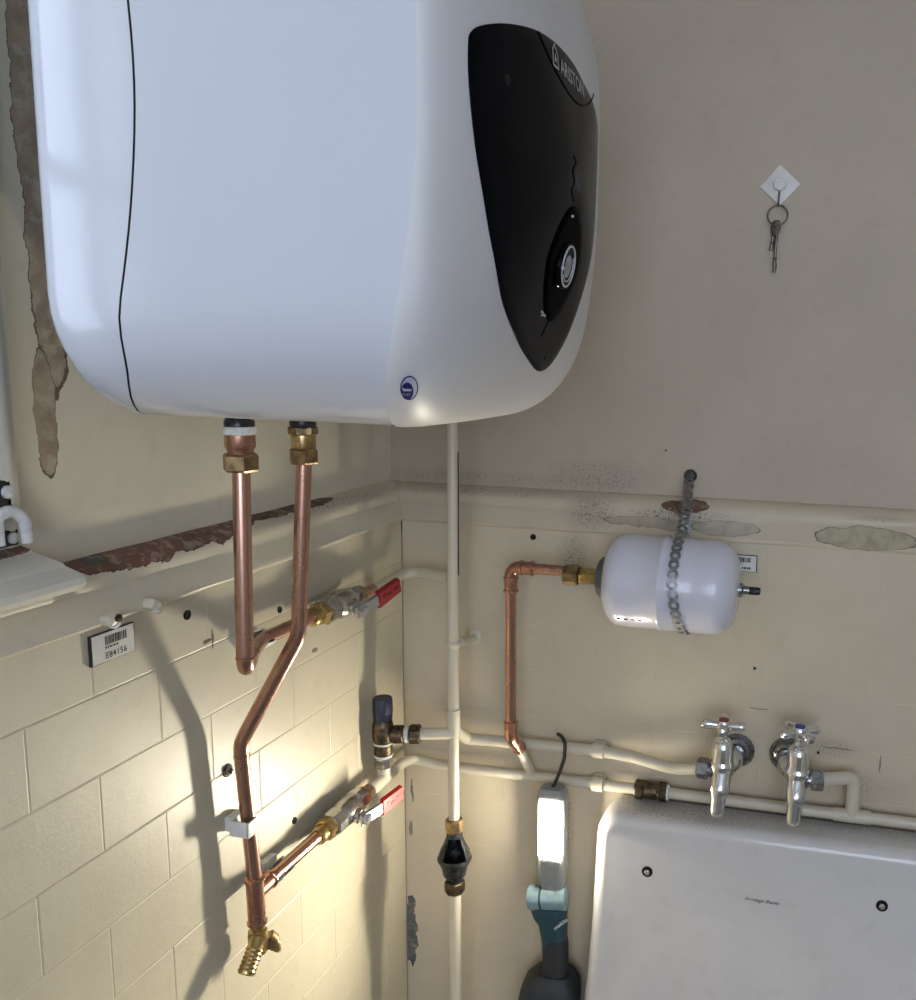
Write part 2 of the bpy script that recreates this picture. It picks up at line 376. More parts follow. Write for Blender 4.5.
# bricks of the dado, one object each ----------------------------------------
BL, BH = .146, .0703
def brick_mesh(name, ln, ht, gap, bev, mat, axis):
    g = G(); sz = (.012, ln-gap, ht-gap) if axis == 'y' else (ln-gap, .012, ht-gap)
    hy, hz = (ln-gap)/2, (ht-gap)/2; fr = .006
    def ringv(p, e): return [(p, -hy+e, -hz+e), (p, hy-e, -hz+e), (p, hy-e, hz-e), (p, -hy+e, hz-e)]
    rg = [ringv(-.006, 0), ringv(fr-bev*.32, 0), ringv(fr, bev)]
    if axis == 'x': rg = [[(q[1], -q[0], q[2]) for q in r_] for r_ in rg]
    g.grid([[Vector(q) for q in r_] for r_ in rg], closed_v=True); g.f.append((8, 9, 10, 11))
    bm = bmesh.new(); bv = [bm.verts.new(p) for p in g.v]
    for f in g.f: bm.faces.new([bv[i] for i in f])
    bmesh.ops.recalc_face_normals(bm, faces=bm.faces)
    fc = max(bm.faces, key=lambda f: f.calc_area())
    if (fc.normal.x if axis == 'y' else -fc.normal.y) < 0: bmesh.ops.reverse_faces(bm, faces=bm.faces)
    me = bpy.data.meshes.new(name); bm.to_mesh(me); bm.free(); me.materials.append(M[mat]); return me
    me = bpy.data.meshes.new(name); me.from_pydata([tuple(p) for p in g.v], [], g.f); me.materials.append(M[mat])
    return me
meshes = {}
def brick(wall, axis, a0, a1, z0, z1, gap, bev, mat):
    ln, ht = round(a1-a0, 4), round(z1-z0, 4); k = (axis, ln, ht)
    if k not in meshes: meshes[k] = brick_mesh('brick', ln, ht, gap, bev, mat, axis)
    o = bpy.data.objects.new('brick', meshes[k]); COL.objects.link(o); o.parent = wall
    j = random.uniform(-.0002, .0002); c = (a0+a1)/2
    o.location = (-.006+j, c, (z0+z1)/2) if axis == 'y' else (c, .006-j, (z0+z1)/2)
    t1, t2 = random.uniform(-.0022, .0022), random.uniform(-.0012, .0012)
    if axis == 'x': t1 *= .2; t2 *= .2; j *= .2
    o.rotation_euler = (0, t1, t2) if axis == 'y' else (t1, 0, t2)
rows = [ZL, 1.212]+[1.212-BH*k for k in range(1, 12)]
for i in range(len(rows)-1):
    z1, z0 = rows[i], rows[i+1]
    off = -.574 if i % 2 == 0 else -.498
    js = sorted([off+BL*k for k in range(-4, 6)]); js = [j for j in js if -1.0 < j < -.02]+[-.0005]
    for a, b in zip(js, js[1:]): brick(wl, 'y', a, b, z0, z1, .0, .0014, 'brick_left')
    off = .23 if i % 2 == 0 else .157
    js = sorted([off+BL*k for k in range(-3, 7)]); js = [.0005]+[j for j in js if .02 < j < .95]
    for a, b in zip(js, js[1:]):
        if z0 < .80 and a > .40: continue
        brick(wb, 'x', a, b, z0, z1, .0, .0008, 'brick_back')
# drilled holes and old screws in the walls
def hole(wall, c, n, r, name='drill_hole'):
    g = G().lathe([(r*1.0, .0), (r, .0012), (r*.86, .0016), (0, .0006)], c, n, seg=14)
    return part(name, g, 'hole', wall)
WL[wl] = WL[wb] = Vector((0, 0, 0))
hole(wl, (0, -.456, 1.252), (1, 0, 0), .0048); hole(wb, (.198, 0, 1.26), (0, -1, 0), .0042)
hole(wl, (0, -.305, 1.218), (1, 0, 0), .0038); hole(wl, (0, -.290, .957), (1, 0, 0), .0042)
hole(wb, (.512, 0, 1.101), (0, -1, 0), .0018); hole(wb, (.602, 0, .992), (0, -1, 0), .0018)
hole(wb, (.376, .03, 1.386), (0, -1, 0), .0012)

# ledge (moulded dado rail) --------------------------------------------------
PROF = [(-.01, 1.324), (.0, 1.3245), (.010, 1.3225), (.019, 1.3175), (.0235, 1.311), (.0245, 1.305), (.0235, 1.300), (.0255, 1.297), (.0325, 1.280), (.0345, 1.2765),
        (.0350, 1.2745), (.0335, 1.2722), (.0305, 1.271), (-.01, 1.271)]
def jit(a, b, s): return s*math.sin(a*43.1+b*11.7)*math.cos(a*17.3-b*5.1)
g = G(); n = 60
g.grid([[Vector((UX+p+jit(k, i, .0007)*(0 < i < n), -1.95+(1.95+UY-p)*i/n, z+jit(k+3, i, .0008)*(0 < i < n))) for k, (p, z) in enumerate(PROF)] for i in range(n+1)])
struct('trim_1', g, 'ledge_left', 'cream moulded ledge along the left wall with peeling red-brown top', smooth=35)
g = G()
g.grid([[Vector((UX+p+(XR-UX-p)*i/n, UY-p-jit(k, i, .0005)*(0 < i < n), z+jit(k+5, i, .0006)*(0 < i < n))) for k, (p, z) in enumerate(PROF)] for i in range(n+1)])
struct('trim_2', g, 'ledge_back', 'beige moulded ledge along the back wall with flaking paint', smooth=35)
# sloping window board
SP = [(-.10, 1.352), (-.045, 1.352), (-.040, 1.3505), (-.028, 1.3455), (-.022, 1.3425), (-.0205, 1.3405), (-.004, 1.334), (.0005, 1.3315), (.002, 1.3295), (.011, 1.325), (.0155, 1.321), (.0165, 1.316), (.013, 1.311), (-.02, 1.309), (-.10, 1.309)]
g = G(); rowsS = []
for i in range(13):
    y = -1.10+(.502)*i/12
    rowsS.append([Vector((x, y+(.0 if i < 12 else -(.026-x)*.32+.01), z)) for x, z in SP])
g.grid(rowsS); k = len(SP); g.f.append(tuple(range(k-1, -1, -1))); g.f.append(tuple(12*k+j for j in range(k)))
struct('trim_3', g, 'sill', 'off white stepped window board ending on the left ledge', smooth=8)
# window: casing, sashes, bars, panes
g = G()
def cas(y0, y1, z0, z1):
    g.box((-.0215, (y0+y1)/2, (z0+z1)/2), (.017, y1-y0, z1-z0), bevel=.004)
cas(-.683, -.617, 1.349, 2.53); cas(-1.07, -1.002, 1.349, 2.53); cas(-1.002, -.683, 2.452, 2.53)
g.box((-.020, -.632, 1.94), (.024, .012, 1.18), bevel=.004)
win = struct('window_1', g, 'casing', 'tall painted window in the left wall beside the heater')
g = G(); xg = -.13
for (y0, y1, z0, z1) in ((WY0, WY0+.05, WZ0, WZ1), (WY1-.05, WY1, WZ0, WZ1), (WY0, WY1, WZ0, WZ0+.06), (WY0, WY1, WZ1-.05, WZ1)):
    g.box((xg, (y0+y1)/2, (z0+z1)/2), (.05, y1-y0, z1-z0), bevel=.004)
part('window_frame', g, 'casing', win)
ys = [WY0+.05+(WY1-WY0-.1)*k/2 for k in range(3)]; zs = [WZ0+.06+(WZ1-WZ0-.11)*k/4 for k in range(5)]
for k in (1, 2, 3):
    if k == 1: part('glazing_bar', G().box((xg, ys[k], (WZ0+WZ1)/2), (.03, .022, WZ1-WZ0-.10), bevel=.004), 'casing', win)
    part('glazing_bar', G().box((xg, (WY0+WY1)/2, zs[k]), (.03, WY1-WY0-.09, .022), bevel=.004), 'casing', win)
for i in range(2):
    for j in range(4):
        part('pane', G().box((xg, (ys[i]+ys[i+1])/2, (zs[j]+zs[j+1])/2), (.004, ys[i+1]-ys[i]-.016, zs[j+1]-zs[j]-.016)), 'glass', win, smooth=0)

g = G(); yg = YF-.10
for (x0, x1, z0, z1) in ((W2[0], W2[0]+.06, W2[2], W2[3]), (W2[1]-.06, W2[1], W2[2], W2[3]), (W2[0], W2[1], W2[2], W2[2]+.07), (W2[0], W2[1], W2[3]-.06, W2[3])):
    g.box(((x0+x1)/2, yg, (z0+z1)/2), (x1-x0, .06, z1-z0), bevel=.004)
win2 = struct('window_2', g, 'casing', 'painted window behind the camera')
WL[win2] = Vector((0, 0, 0))
xs2 = [W2[0]+.06+(W2[1]-W2[0]-.12)*k/4 for k in range(5)]; zs2 = [W2[2]+.07+(W2[3]-W2[2]-.13)*k/3 for k in range(4)]
for k in (1, 2, 3): part('glazing_bar', G().box((xs2[k], yg, (W2[2]+W2[3])/2), (.03, .03, W2[3]-W2[2]-.12), bevel=.004), 'casing', win2)
for k in (1, 2): part('glazing_bar', G().box(((W2[0]+W2[1])/2, yg, zs2[k]), (W2[1]-W2[0]-.11, .03, .03), bevel=.004), 'casing', win2)
for i in range(4):
    for j in range(3): part('pane', G().box(((xs2[i]+xs2[i+1])/2, yg, (zs2[j]+zs2[j+1])/2), (xs2[i+1]-xs2[i]-.02, .004, zs2[j+1]-zs2[j]-.02)), 'glass', win2, smooth=0)

# ================================================================== WATER HEATER
HY, HZ = -.455, 1.659; HW, HH = .195, .210; RY, RZ = .10, .085; XTOP = .377
def outline(n=10):
    pts = []
    def side(a, b, k):
        for i in range(k): t_ = i/k; pts.append((a[0]+(b[0]-a[0])*t_, a[1]+(b[1]-a[1])*t_))
    def corner(cx, cz, a0):
        for i in range(n): a = a0+(PI/2)*i/n; pts.append((cx+RY*math.cos(a), cz+RZ*math.sin(a)))
    side((-HW, HH-RZ), (-HW, -HH+RZ), 16); corner(-HW+RY, -HH+RZ, PI)
    side((-HW+RY, -HH), (HW-RY, -HH), 8); corner(HW-RY, -HH+RZ, 1.5*PI)
    side((HW, -HH+RZ), (HW, HH-RZ), 16); corner(HW-RY, HH-RZ, 0)
    side((HW-RY, HH), (-HW+RY, HH), 8); corner(-HW+RY, HH-RZ, .5*PI)
    return [(y*(1-.012*(z/HH)**2), z*(1-.015*(y/HW)**2)) for y, z in pts]
def tab(T, v):
    v = min(max(v, T[0][0]), T[-1][0])
    for k in range(len(T)-1):
        a, x = T[k]; b, y = T[k+1]
        if v <= b: break
    m0 = (T[k+1][1]-T[k-1][1])/(T[k+1][0]-T[k-1][0]) if k > 0 else (y-x)/(b-a)
    m1 = (T[k+2][1]-T[k][1])/(T[k+2][0]-T[k][0]) if k+2 < len(T) else (y-x)/(b-a)
    h = b-a; q = (v-a)/h
    return (2*q**3-3*q*q+1)*x+(q**3-2*q*q+q)*h*m0+(-2*q**3+3*q*q)*y+(q**3-q*q)*h*m1
FT = [(-.210, .273), (-.195, .288), (-.15, .311), (-.095, .325), (-.03, .3335), (.05, .3345), (.13, .331), (.21, .31)]
RT = [(-.210, .0545), (-.195, .078), (-.17, .1005), (-.135, .111), (-.06, .127), (.015, .1346), (.09, .131), (.15, .122), (.21, .09)]
def gauge(y, z):
    lo, hi = 0.0, 1.6
    def inside(r):
        if r < 1e-6: return False
        Y, Z = abs(y/r), abs(z/r); Z2 = Z/(1-.015*min(Y/HW, 1.5)**2); Y2 = Y/(1-.012*min(Z/HH, 1.5)**2)
        if Y2 > HW or Z2 > HH: return False
        dy, dz = Y2-(HW-RY), Z2-(HH-RZ)
        return (dy/RY)**2+(dz/RZ)**2 <= 1 if dy > 0 and dz > 0 else True
    for _ in range(26):
        q = (lo+hi)/2
        if inside(q): hi = q
        else: lo = q
    return hi
def dome(r, y, z):
    e = tab(FT, z/max(r, 1e-3))*r+.32*(1-r)
    s_ = min(max((-z-.02)/.12, 0), 1); s_ = s_*s_*(3-2*s_)
    return e+(XTOP-e)*max(0, 1-r**(1.75+1.9*s_))**.5-.016*s_*(1-r**8)
def front_x(y, z): return dome(min(gauge(y, z), 1.0), y, z)
OUT = outline()
heater = thing('water_heater', 'large white electric water heater with black oval front panel on the left wall', 'water heater', (.15, HY, HZ-HH))
W3 = lambda x, y, z: Vector((x, y+HY, z+HZ))
def inset(y, z, d):            # inward offset, less on top and bottom
    return y*(1-d/HW), z*(1-.25*d/HH)
g = G(); NB = 8; XB0 = .0425
g.grid([[W3(max(tab(RT, z), XB0+.012)+.0012+(tab(FT, z)-max(tab(RT, z), XB0+.012))*i/NB, y, z) for y, z in OUT] for i in range(NB+1)], closed_v=True)
part('body_shell', g, 'enamel', heater, smooth=60)
g = G(); NR = 20; rr_ = []; XB = .0425
for i in range(NR+1):
    q = i/NR; ring = []
    for y, z in OUT:
        x0 = max(tab(RT, z), XB+.012)-.0006; qe = max(0, (q-.78)/.22)
        d = .006*q**1.6+.011*(1-math.sqrt(max(0, 1-(qe*.99)**2)))
        y2, z2 = y*(1-d/HW), z*(1-.6*d/HH); ring.append(W3(x0+(XB-x0)*q, y2, z2))
    rr_.append(ring)
g.grid(rr_, closed_v=True); kk = len(OUT); g.f.append(tuple(NR*kk+j for j in range(kk)))
part('rear_cap', g, 'enamel', heater, smooth=60)
part('mounting_back', G().box((.003, HY+.01, HZ+.01), (.064, .18, .30), bevel=.012), 'enamel_cap', heater)
g = G(); g.grid([[W3(max(tab(RT, z), XB0+.012)+dx, y*.994, z*.994) for y, z in OUT] for dx in (-.004, .004)], closed_v=True)
part('rear_seam', g, 'seam', heater)
g = G(); rings = []
S_ = 1.006
rings.append([W3(tab(FT, z)+.0, y*.992, z*.992) for y, z in OUT]); rings.append([W3(tab(FT, z), y*(S_-.001), z*(S_-.001)) for y, z in OUT])
for i in range(0, 27):
    r = 1-(i/27)**1.6 if i else 1.0
    rings.append([W3(dome(r, y*r, z*r)+.0015, y*r*S_, z*r*S_) for y, z in OUT])
g.grid(rings, closed_v=True); nn = len(rings)-1; k0 = nn*kk
g.v.append(W3(XTOP+.0015, 0, 0)); ci = len(g.v)-1
for j in range(kk): g.f.append((k0+j, k0+(j+1) % kk, ci))
part('front_cap', g, 'enamel_cap', heater, smooth=60)
# gloss black panel
PO = [(-.134, .0605), (-.1555, .052), (-.1647, .045), (-.167, .037), (-.1665, .0134), (-.160, -.0216), (-.149, -.051), (-.134, -.081), (-.110, -.112), (-.083, -.131), (-.048, -.147), (-.010, -.159),
      (.016, -.1655), (.032, -.1665), (.046, -.1625), (.0585, -.150), (.0735, -.129), (.086, -.1014), (.0925, -.074), (.0945, -.04), (.097, .0), (.104, .035), (.10, .055), (.075, .066), (.040, .0715), (.011, .0785), (-.03, .079), (-.075, .0745), (-.108, .0677)]
cy_, cz_ = -.03, -.035
def dens(P, k):
    n_ = len(P); o_ = []
    for i in range(n_):
        p0, p1, p2, p3 = P[i-1], P[i], P[(i+1) % n_], P[(i+2) % n_]
        for j in range(k):
            q = j/k
            o_.append(tuple(.5*(2*p1[c]+(p2[c]-p0[c])*q+(2*p0[c]-5*p1[c]+4*p2[c]-p3[c])*q*q+(3*p1[c]-p0[c]-3*p2[c]+p3[c])*q**3) for c in (0, 1)))
    return o_
PD = dens(PO, 3)
def on_front(y, z, h): return W3(front_x(y, z)+h, y, z)
def patch(P, h, cy=cy_, cz=cz_, n_=12, rim=.0022):
    g = G(); rs = [1.0, 1.0]+[1-(i/n_) for i in range(1, n_)]
    hs = [-.001, h-rim*.3]+[h]*(n_-1)
    if rim: rs[2:2] = [1-rim/.1]; hs[2:2] = [h]
    rows_ = [[on_front(cy+(y-cy)*r, cz+(z-cz)*r, hh) for y, z in P] for r, hh in zip(rs, hs)]
    g.grid(rows_, closed_v=True); k_ = len(P); b0 = (len(rows_)-1)*k_; g.v.append(on_front(cy, cz, h)); c_ = len(g.v)-1
    for j in range(k_): g.f.append((b0+j, b0+(j+1) % k_, c_))
    return g
panel = part('front_panel', patch(PD, .0036), 'panel_black', heater, smooth=60)
def ell(c, a, b, n_=28, pw=2.0): return [(c[0]+a*math.copysign(abs(math.cos(q))**(2/pw), math.cos(q)), c[1]+b*math.copysign(abs(math.sin(q))**(2/pw), math.sin(q))) for q in [2*PI*k/n_ for k in range(n_)]]
# pointed oval recess with the round knob
KC = (.004, -.079)
rec = [(KC[0]+.044*math.cos(q)*(1-.2*abs(math.sin(q))), KC[1]+.046*math.sin(q)) for q in [2*PI*k/28 for k in range(28)]]
part('knob_recess', patch(rec, .0048, KC[0], KC[1], 6, .001), 'panel_edge', panel)
kx = front_x(*KC)
nrm = Vector((1, 0, -.18)).normalized()
kb = W3(kx-.0005, *KC)
part('knob', G().lathe([(.0200, -.002), (.0196, .006), (.0182, .0082), (.0, .0078)], kb, nrm, seg=28), 'panel_black', panel)
part('knob_ring', G().lathe([(.0156, .0080), (.0156, .0090), (.0170, .0090), (.0170, .0080)], kb, nrm, seg=28), 'ring_grey', panel)
part('knob_ring', G().lathe([(.0118, .0080), (.0118, .0088), (.0126, .0088), (.0126, .0080)], kb, nrm, seg=28, a0=2.2, a1=5.4), 'ring_grey', panel)
part('indicator', G().sphere(kb+nrm*.009+Vector((0, -.0185, -.003)), .0016, 8), 'ring_grey', panel)
part('indicator', G().sphere(W3(front_x(-.005, -.04)+.0052, -.005, -.042), .0012, 8), 'ring_grey', panel)
def strip(pts, h, wd):
    g = G(); rows_ = []
    for y, z in pts: rows_.append([on_front(y-wd, z, h), on_front(y-wd*.3, z, h+.0006), on_front(y+wd*.3, z, h+.0006), on_front(y+wd, z, h)])
    return g.grid(rows_)
part('groove', strip([(.004-.012*i/8, -.118-.020*i/8) for i in range(9)], .0036, .0006), 'panel_edge', panel)
part('groove', strip([(.0-.01*abs(math.sin(i*.9)), -.030+.034*i/8) for i in range(9)], .0036, .0006), 'panel_edge', panel)
# brand zone arc, emblem and lettering
arc = [(-.080+.155*i/20, .0735-.026*math.sin(PI*i/20)**.8) for i in range(21)]
g = G(); g.grid([[on_front(y, z-.0010, .0036), on_front(y, z, .0044), on_front(y, z+.0010, .0036)] for y, z in arc])
part('brand_line', g, 'panel_edge', panel)
TY, TZ, TS = -.0355, .0585, .0162
fn = lambda a, b: on_front(TY+a, TZ+b, .0040)
part('brand_lettering', text_geo('ARISTON', TS, None, (0, 1, 0), (0, 0, 1), fn=fn, bold=.0002), 'print_grey', panel, smooth=0)
g = G()
def bar(a, b, wd=.0009):
    a, b = Vector(a), Vector(b); d = (b-a).normalized(); p = Vector((-d.y, d.x))*wd
    g.add([on_front(q.x, q.y, .0040) for q in (a-p, b-p, b+p, a+p)], [(0, 1, 2, 3)])
HX, HZZ = -.0525, .0590
ho = [(0, 0), (.0115, 0), (.0115, .0105), (.00575, .0165), (0, .0105)]
for a, b in zip(ho, ho[1:]+ho[:1]): bar((HX+a[0], HZZ+a[1]), (HX+b[0], HZZ+b[1]))
for a, b in (((.0035, .003), (.00575, .0095)), ((.00575, .0095), (.008, .003)), ((.0042, .0052), (.0073, .0052))): bar((HX+a[0], HZZ+a[1]), (HX+b[0], HZZ+b[1]), .0007)
part('brand_emblem', g, 'print_grey', panel, smooth=0)
g = G()
for a, b in (((-.026, -.1185), (-.018, -.1195)), ((-.024, -.1215), (-.014, -.1205)), ((-.016, -.1222), (-.010, -.1205))): bar(a, b, .0008)
part('small_print', g, 'print_grey', panel, smooth=0)
part('pin_hole', patch(ell((-.1267, .0272), .0028, .0038, 12), .0042, -.1267, .0272, 3, 0), 'hole', panel)
part('pin_hole', patch(ell((.024, -.155), .0030, .0022, 12), .0042, .024, -.155, 3, 0), 'hole', panel)
# round sticker on the near side of the front cap
def on_cap_side(y_px_x, z):          # point of the front cap's near flank at given x
    best = None
    lo, hi = -HW*1.01, -.02
    for _ in range(40):
        q = (lo+hi)/2
        if gauge(q, z) >= 1 or front_x(q, z) < y_px_x: lo = q
        else: hi = q
    return hi
def cap_pt(x, z, h):
    y = on_cap_side(x, z); e = .0015
    p = W3(x, y, z); px = W3(x+e, on_cap_side(x+e, z), z); pz = W3(x, on_cap_side(x, z+e), z+e)
    nn_ = (px-p).cross(pz-p).normalized()
    if nn_.y > 0: nn_ = -nn_
    return p*1.0+nn_*h+Vector((.0015, y*.006, z*.006))
def st_pt(a, b, h): return cap_pt(.312+.0049*a+.0043*b, -.177+.0084*b, h)
def disc(ca, cb, ra, rb, h, n_=24):
    g = G(); pts = []
    for rr in (1.0, .55):
        for k in range(n_): q = 2*PI*k/n_; pts.append(st_pt(ca+ra*rr*math.cos(q), cb+rb*rr*math.sin(q), h))
    pts.append(st_pt(ca, cb, h)); f = []
    for k in range(n_):
        f.append((k, (k+1) % n_, n_+(k+1) % n_, n_+k)); f.append((n_+k, n_+(k+1) % n_, 2*n_))
    return g.add(pts, f)
st = part('round_sticker', disc(0, 0, 1, 1, .0004), 'blue_print', heater, label='round navy sticker with pale crescent')
part('crescent', disc(.02, .02, .86, .90, .0007), 'lilac_print', st)
part('inner_disc', disc(-.18, -.20, .68, .72, .0010), 'blue_print', st)
part('sticker_lettering', text_geo('Titanium', .34, None, None, None, fn=lambda a, b: st_pt(-.76+a*.86, -.15+b, .0013), bold=.008), 'white_print', st, smooth=0)
part('sticker_lettering', text_geo('P L U S', .30, None, None, None, fn=lambda a, b: st_pt(-.72+a*.95, -.52+b, .0013)), 'lilac_print', st, smooth=0)

# ================================================================== COPPER PIPES UNDER THE HEATER
def ring_(g, c, ax, r, wdt=.003): return g.lathe([(r*.85, -wdt), (r, -wdt*.5), (r, wdt*.5), (r*.85, wdt)], c, ax, seg=16)
RP = .0075
def union(parent, x, y, z0, style):
    """connection below the heater: black stub, adaptor and compression nut"""
    part('dielectric_stub', G().lathe([(.0115, .0015), (.0115, -.004), (.0125, -.006), (.0125, -.014), (.011, -.016)], (x, y, z0), (0, 0, 1), seg=18), 'black_gloss', parent)
    if style == 0:
        part('thread_tape', G().lathe([(.0122, -.010), (.0134, -.011), (.0134, -.0165), (.0122, -.0175)], (x, y, z0), (0, 0, 1), seg=18), 'tape', parent)
        ad = G().lathe([(.0125, -.0165), (.0127, -.027), (.0118, -.029), (.0108, -.031), (.0108, -.035)], (x, y, z0), (0, 0, 1), seg=20)
        part('adaptor', ad, 'copper_fit', parent)
        part('compression_nut', G().hexnut(.0152, -.049, -.0335, (x, y, z0), (0, 0, 1), phase=.25), 'brass_dark', parent, smooth=20)
    else:
        part('adaptor_collar', G().hexnut(.0138, -.021, -.013, (x, y, z0), (0, 0, 1), phase=.6), 'brass_dark', parent, smooth=20)
        part('adaptor', G().lathe([(.0115, -.021), (.0118, -.032), (.0108, -.035)], (x, y, z0), (0, 0, 1), seg=20), 'brass', parent)
        part('compression_nut', G().hexnut(.0142, -.049, -.034, (x, y, z0), (0, 0, 1), phase=.1), 'brass_dark', parent, smooth=20)
P1 = thing('copper_pipe', 'copper outlet pipe dropping from the heater and hooking back to the upper red-handled valve', 'pipe', (.10, -.505, 1.21))
union(P1, .10, -.505, 1.450, 0)
path1 = fillet([(.10, -.505, 1.404), (.1005, -.511, 1.2255), (.040, -.410, 1.2085), (.0235, -.372, 1.2055), (.023, -.272, 1.2035)], [.017, .03, .03], 8)
part('tube', G().tube(path1, RP, 18), 'copper', P1)
g = ring_(G(), (.1004, -.5105, 1.236), (0, 0, 1), .0082, .0012)
part('solder_joint', g, 'copper_fit', P1)
P2 = thing('copper_pipe', 'copper inlet pipe bending diagonally towards the wall with a tee near its foot', 'pipe', (.023, -.402, .895))
union(P2, .10, -.408, 1.447, 1)
path2 = fillet([(.10, -.408, 1.401), (.089, -.4085, 1.226), (.023, -.4155, 1.108), (.0235, -.4015, .945)], [.045, .04], 8)
part('tube', G().tube(path2, RP, 18), 'copper', P2)
tee = G().tube([(.0235, -.4018, .951), (.0235, -.4005, .897)], .0092, 18)
ring_(tee, (.0235, -.4017, .950), (0, 0, 1), .0106, .0025); ring_(tee, (.0235, -.4003, .900), (0, 0, 1), .0106, .0025)
tee.tube([(.0235, -.401, .934), (.0232, -.374, .9345)], .0090, 16); ring_(tee, (.0232, -.375, .9345), (0, 1, 0), .0104, .0024)
part('tee_fitting', tee, 'copper_fit', P2)
part('branch_tube', G().tube([(.0232, -.378, .9345), (.023, -.270, .9335)], RP, 16), 'copper', P2)
part('solder_joint', ring_(G(), (.023, -.4143, 1.094), (0, .08, -1), .0081, .0012), 'copper_fit', P2)
# drain cock
D = thing('drain_cock', 'ribbed brass drain cock at the foot of the copper inlet pipe', 'valve', (.0235, -.40, .86))
dc = Vector((.0235, -.400, .890))
g = G().lathe([(.0072, .012), (.0072, .002), (.0098, 0), (.0105, -.006), (.0105, -.022), (.0085, -.026)], dc, (0, 0, 1), seg=16)
part('body', g, 'brass', D)
g = G(); d_ = Vector((.012, -.62, -.62)).normalized(); o0 = dc+Vector((.004, -.004, -.006))
pr = []
for k in range(6): pr += [(.0086, .010+k*.0042), (.0095, .012+k*.0042), (.0085, .0140+k*.0042)]
g.lathe([(.0090, 0)]+pr+[(.0082, .0362), (.0060, .0362), (.0060, .028), (0, .027)], o0, d_, seg=16)
part('hose_nozzle', g, 'brass', D)
g = G().lathe([(.0095, 0), (.0095, .008), (.007, .010), (.007, .014)], dc+Vector((.004, .010, -.015)), (.5, .35, -.75), seg=14)
part('gland_nut', g, 'brass_dark', D)
part('square_key', G().box(dc+Vector((.012, .016, -.029)), (.006, .006, .009), bevel=.001), 'brass_dark', D)

# ball valves -----------------------------------------------------------------
def ball_valve(z, red, lab, dz_lever, steel, y0=-.277, y1=-.150):
    v = thing('ball_valve', lab, 'valve', (.023, (y0+y1)/2, z-.014), 'red lever isolating valves on the left wall')
    A = (0, 1, 0); o0 = (.023, 0, z)
    g = G().lathe([(.0094, y0-.004), (.0112, y0-.001), (.0112, y0+.003), (.0102, y0+.005), (.0106, y0+.010)], o0, A, seg=18)
    part('olive_collar', g, 'brass', v)
    part('compression_nut', G().hexnut(.0142, y0+.010, y0+.026, o0, A, phase=.3), 'brass', v, smooth=20)
    g = G().hexnut(.0165, y0+.024, y0+.046, o0, A, phase=.5, seg=8)
    ym = y0+.066
    g.lathe([(.0125, y0+.044), (.0165, y0+.052), (.0178, ym), (.0160, ym+.014), (.0125, ym+.022)], o0, A, seg=18)
    g.hexnut(.0150, ym+.020, ym+.036, o0, A, phase=.2, seg=8)
    part('body', g, 'nickel', v, smooth=25)
    part('tail_nut', G().lathe([(.0118, ym+.036), (.0125, ym+.039), (.0125, ym+.044), (.0092, ym+.048)], o0, A, seg=16), 'brass', v)
    part('tail_tube', G().tube([(.023, ym+.044, z), (.023, y1+.018, z-.0015)], .0078, 14), 'copper', v)
    # stem, packing nut and lever, on the side facing the room
    sn = Vector((1, 0, -.25)).normalized(); so = Vector((.023, ym, z))
    part('stem_boss', G().lathe([(.0098, .008), (.0098, .020), (.0072, .022), (.0072, .026)], so, sn, seg=14), 'nickel', v)
    part('stem_nut', G().hexnut(.0072, .026, .033, so, sn, phase=.4), 'steel', v, smooth=20)
    lv0 = so+sn*.0275; tip = Vector((.0600, ym+.071, z+dz_lever))
    dvec = (tip-lv0); n1 = dvec.cross(Vector((0, 0, 1))).normalized(); up = n1.cross(dvec).normalized()
    if up.z < 0: up = -up
    def lev(a, b, h0, h1, th, off):
        A_, B_ = lv0+dvec*a, lv0+dvec*b; g = G()
        rows_ = []
        for q in range(9):
            t_ = q/8; c = A_+(B_-A_)*t_+n1*off(a+(b-a)*t_); h = h0+(h1-h0)*t_
            rows_.append([c+up*h-n1*th*.5, c+up*h*.8+n1*th*.5, c-up*h*.8+n1*th*.5, c-up*h-n1*th*.5])
        g.grid(rows_, closed_v=True); k_ = len(rows_)
        g.f.append((3, 2, 1, 0)); g.f.append(tuple((k_-1)*4+j for j in range(4)))
        return g
    offf = lambda q: .004*math.sin(min(q, .5)*2*PI*.5)
    lever = part('lever', lev(-.10, .48, .0085, .0085, .0030, offf), steel, v)
    gp = part('grip', lev(.40, 1.0, .0120, .0105, .0056, offf), red, lever, label='red vinyl grip')
    g = G()
    for q0, q1, dd in ((.50, .58, .002), (.62, .74, -.001), (.80, .92, .001)):
        s_ = lev(q0, q1, .0016, .0016, .0008, lambda q: offf(q)-.0031); g.add([p+up*dd for p in s_.v], s_.f)
        s_ = lev(q0, q1, .0016, .0016, .0008, lambda q: offf(q)+.0031); g.add([p+up*dd for p in s_.v], s_.f)
    part('embossed_mark', g, 'red_mark', gp)
    return v
ball_valve(1.2035, 'red_grip', 'upper isolating ball valve with dark red lever grip', .010, 'steel')
ball_valve(.9335, 'red_bright', 'lower isolating ball valve with bright red lever grip', -.003, 'steel')

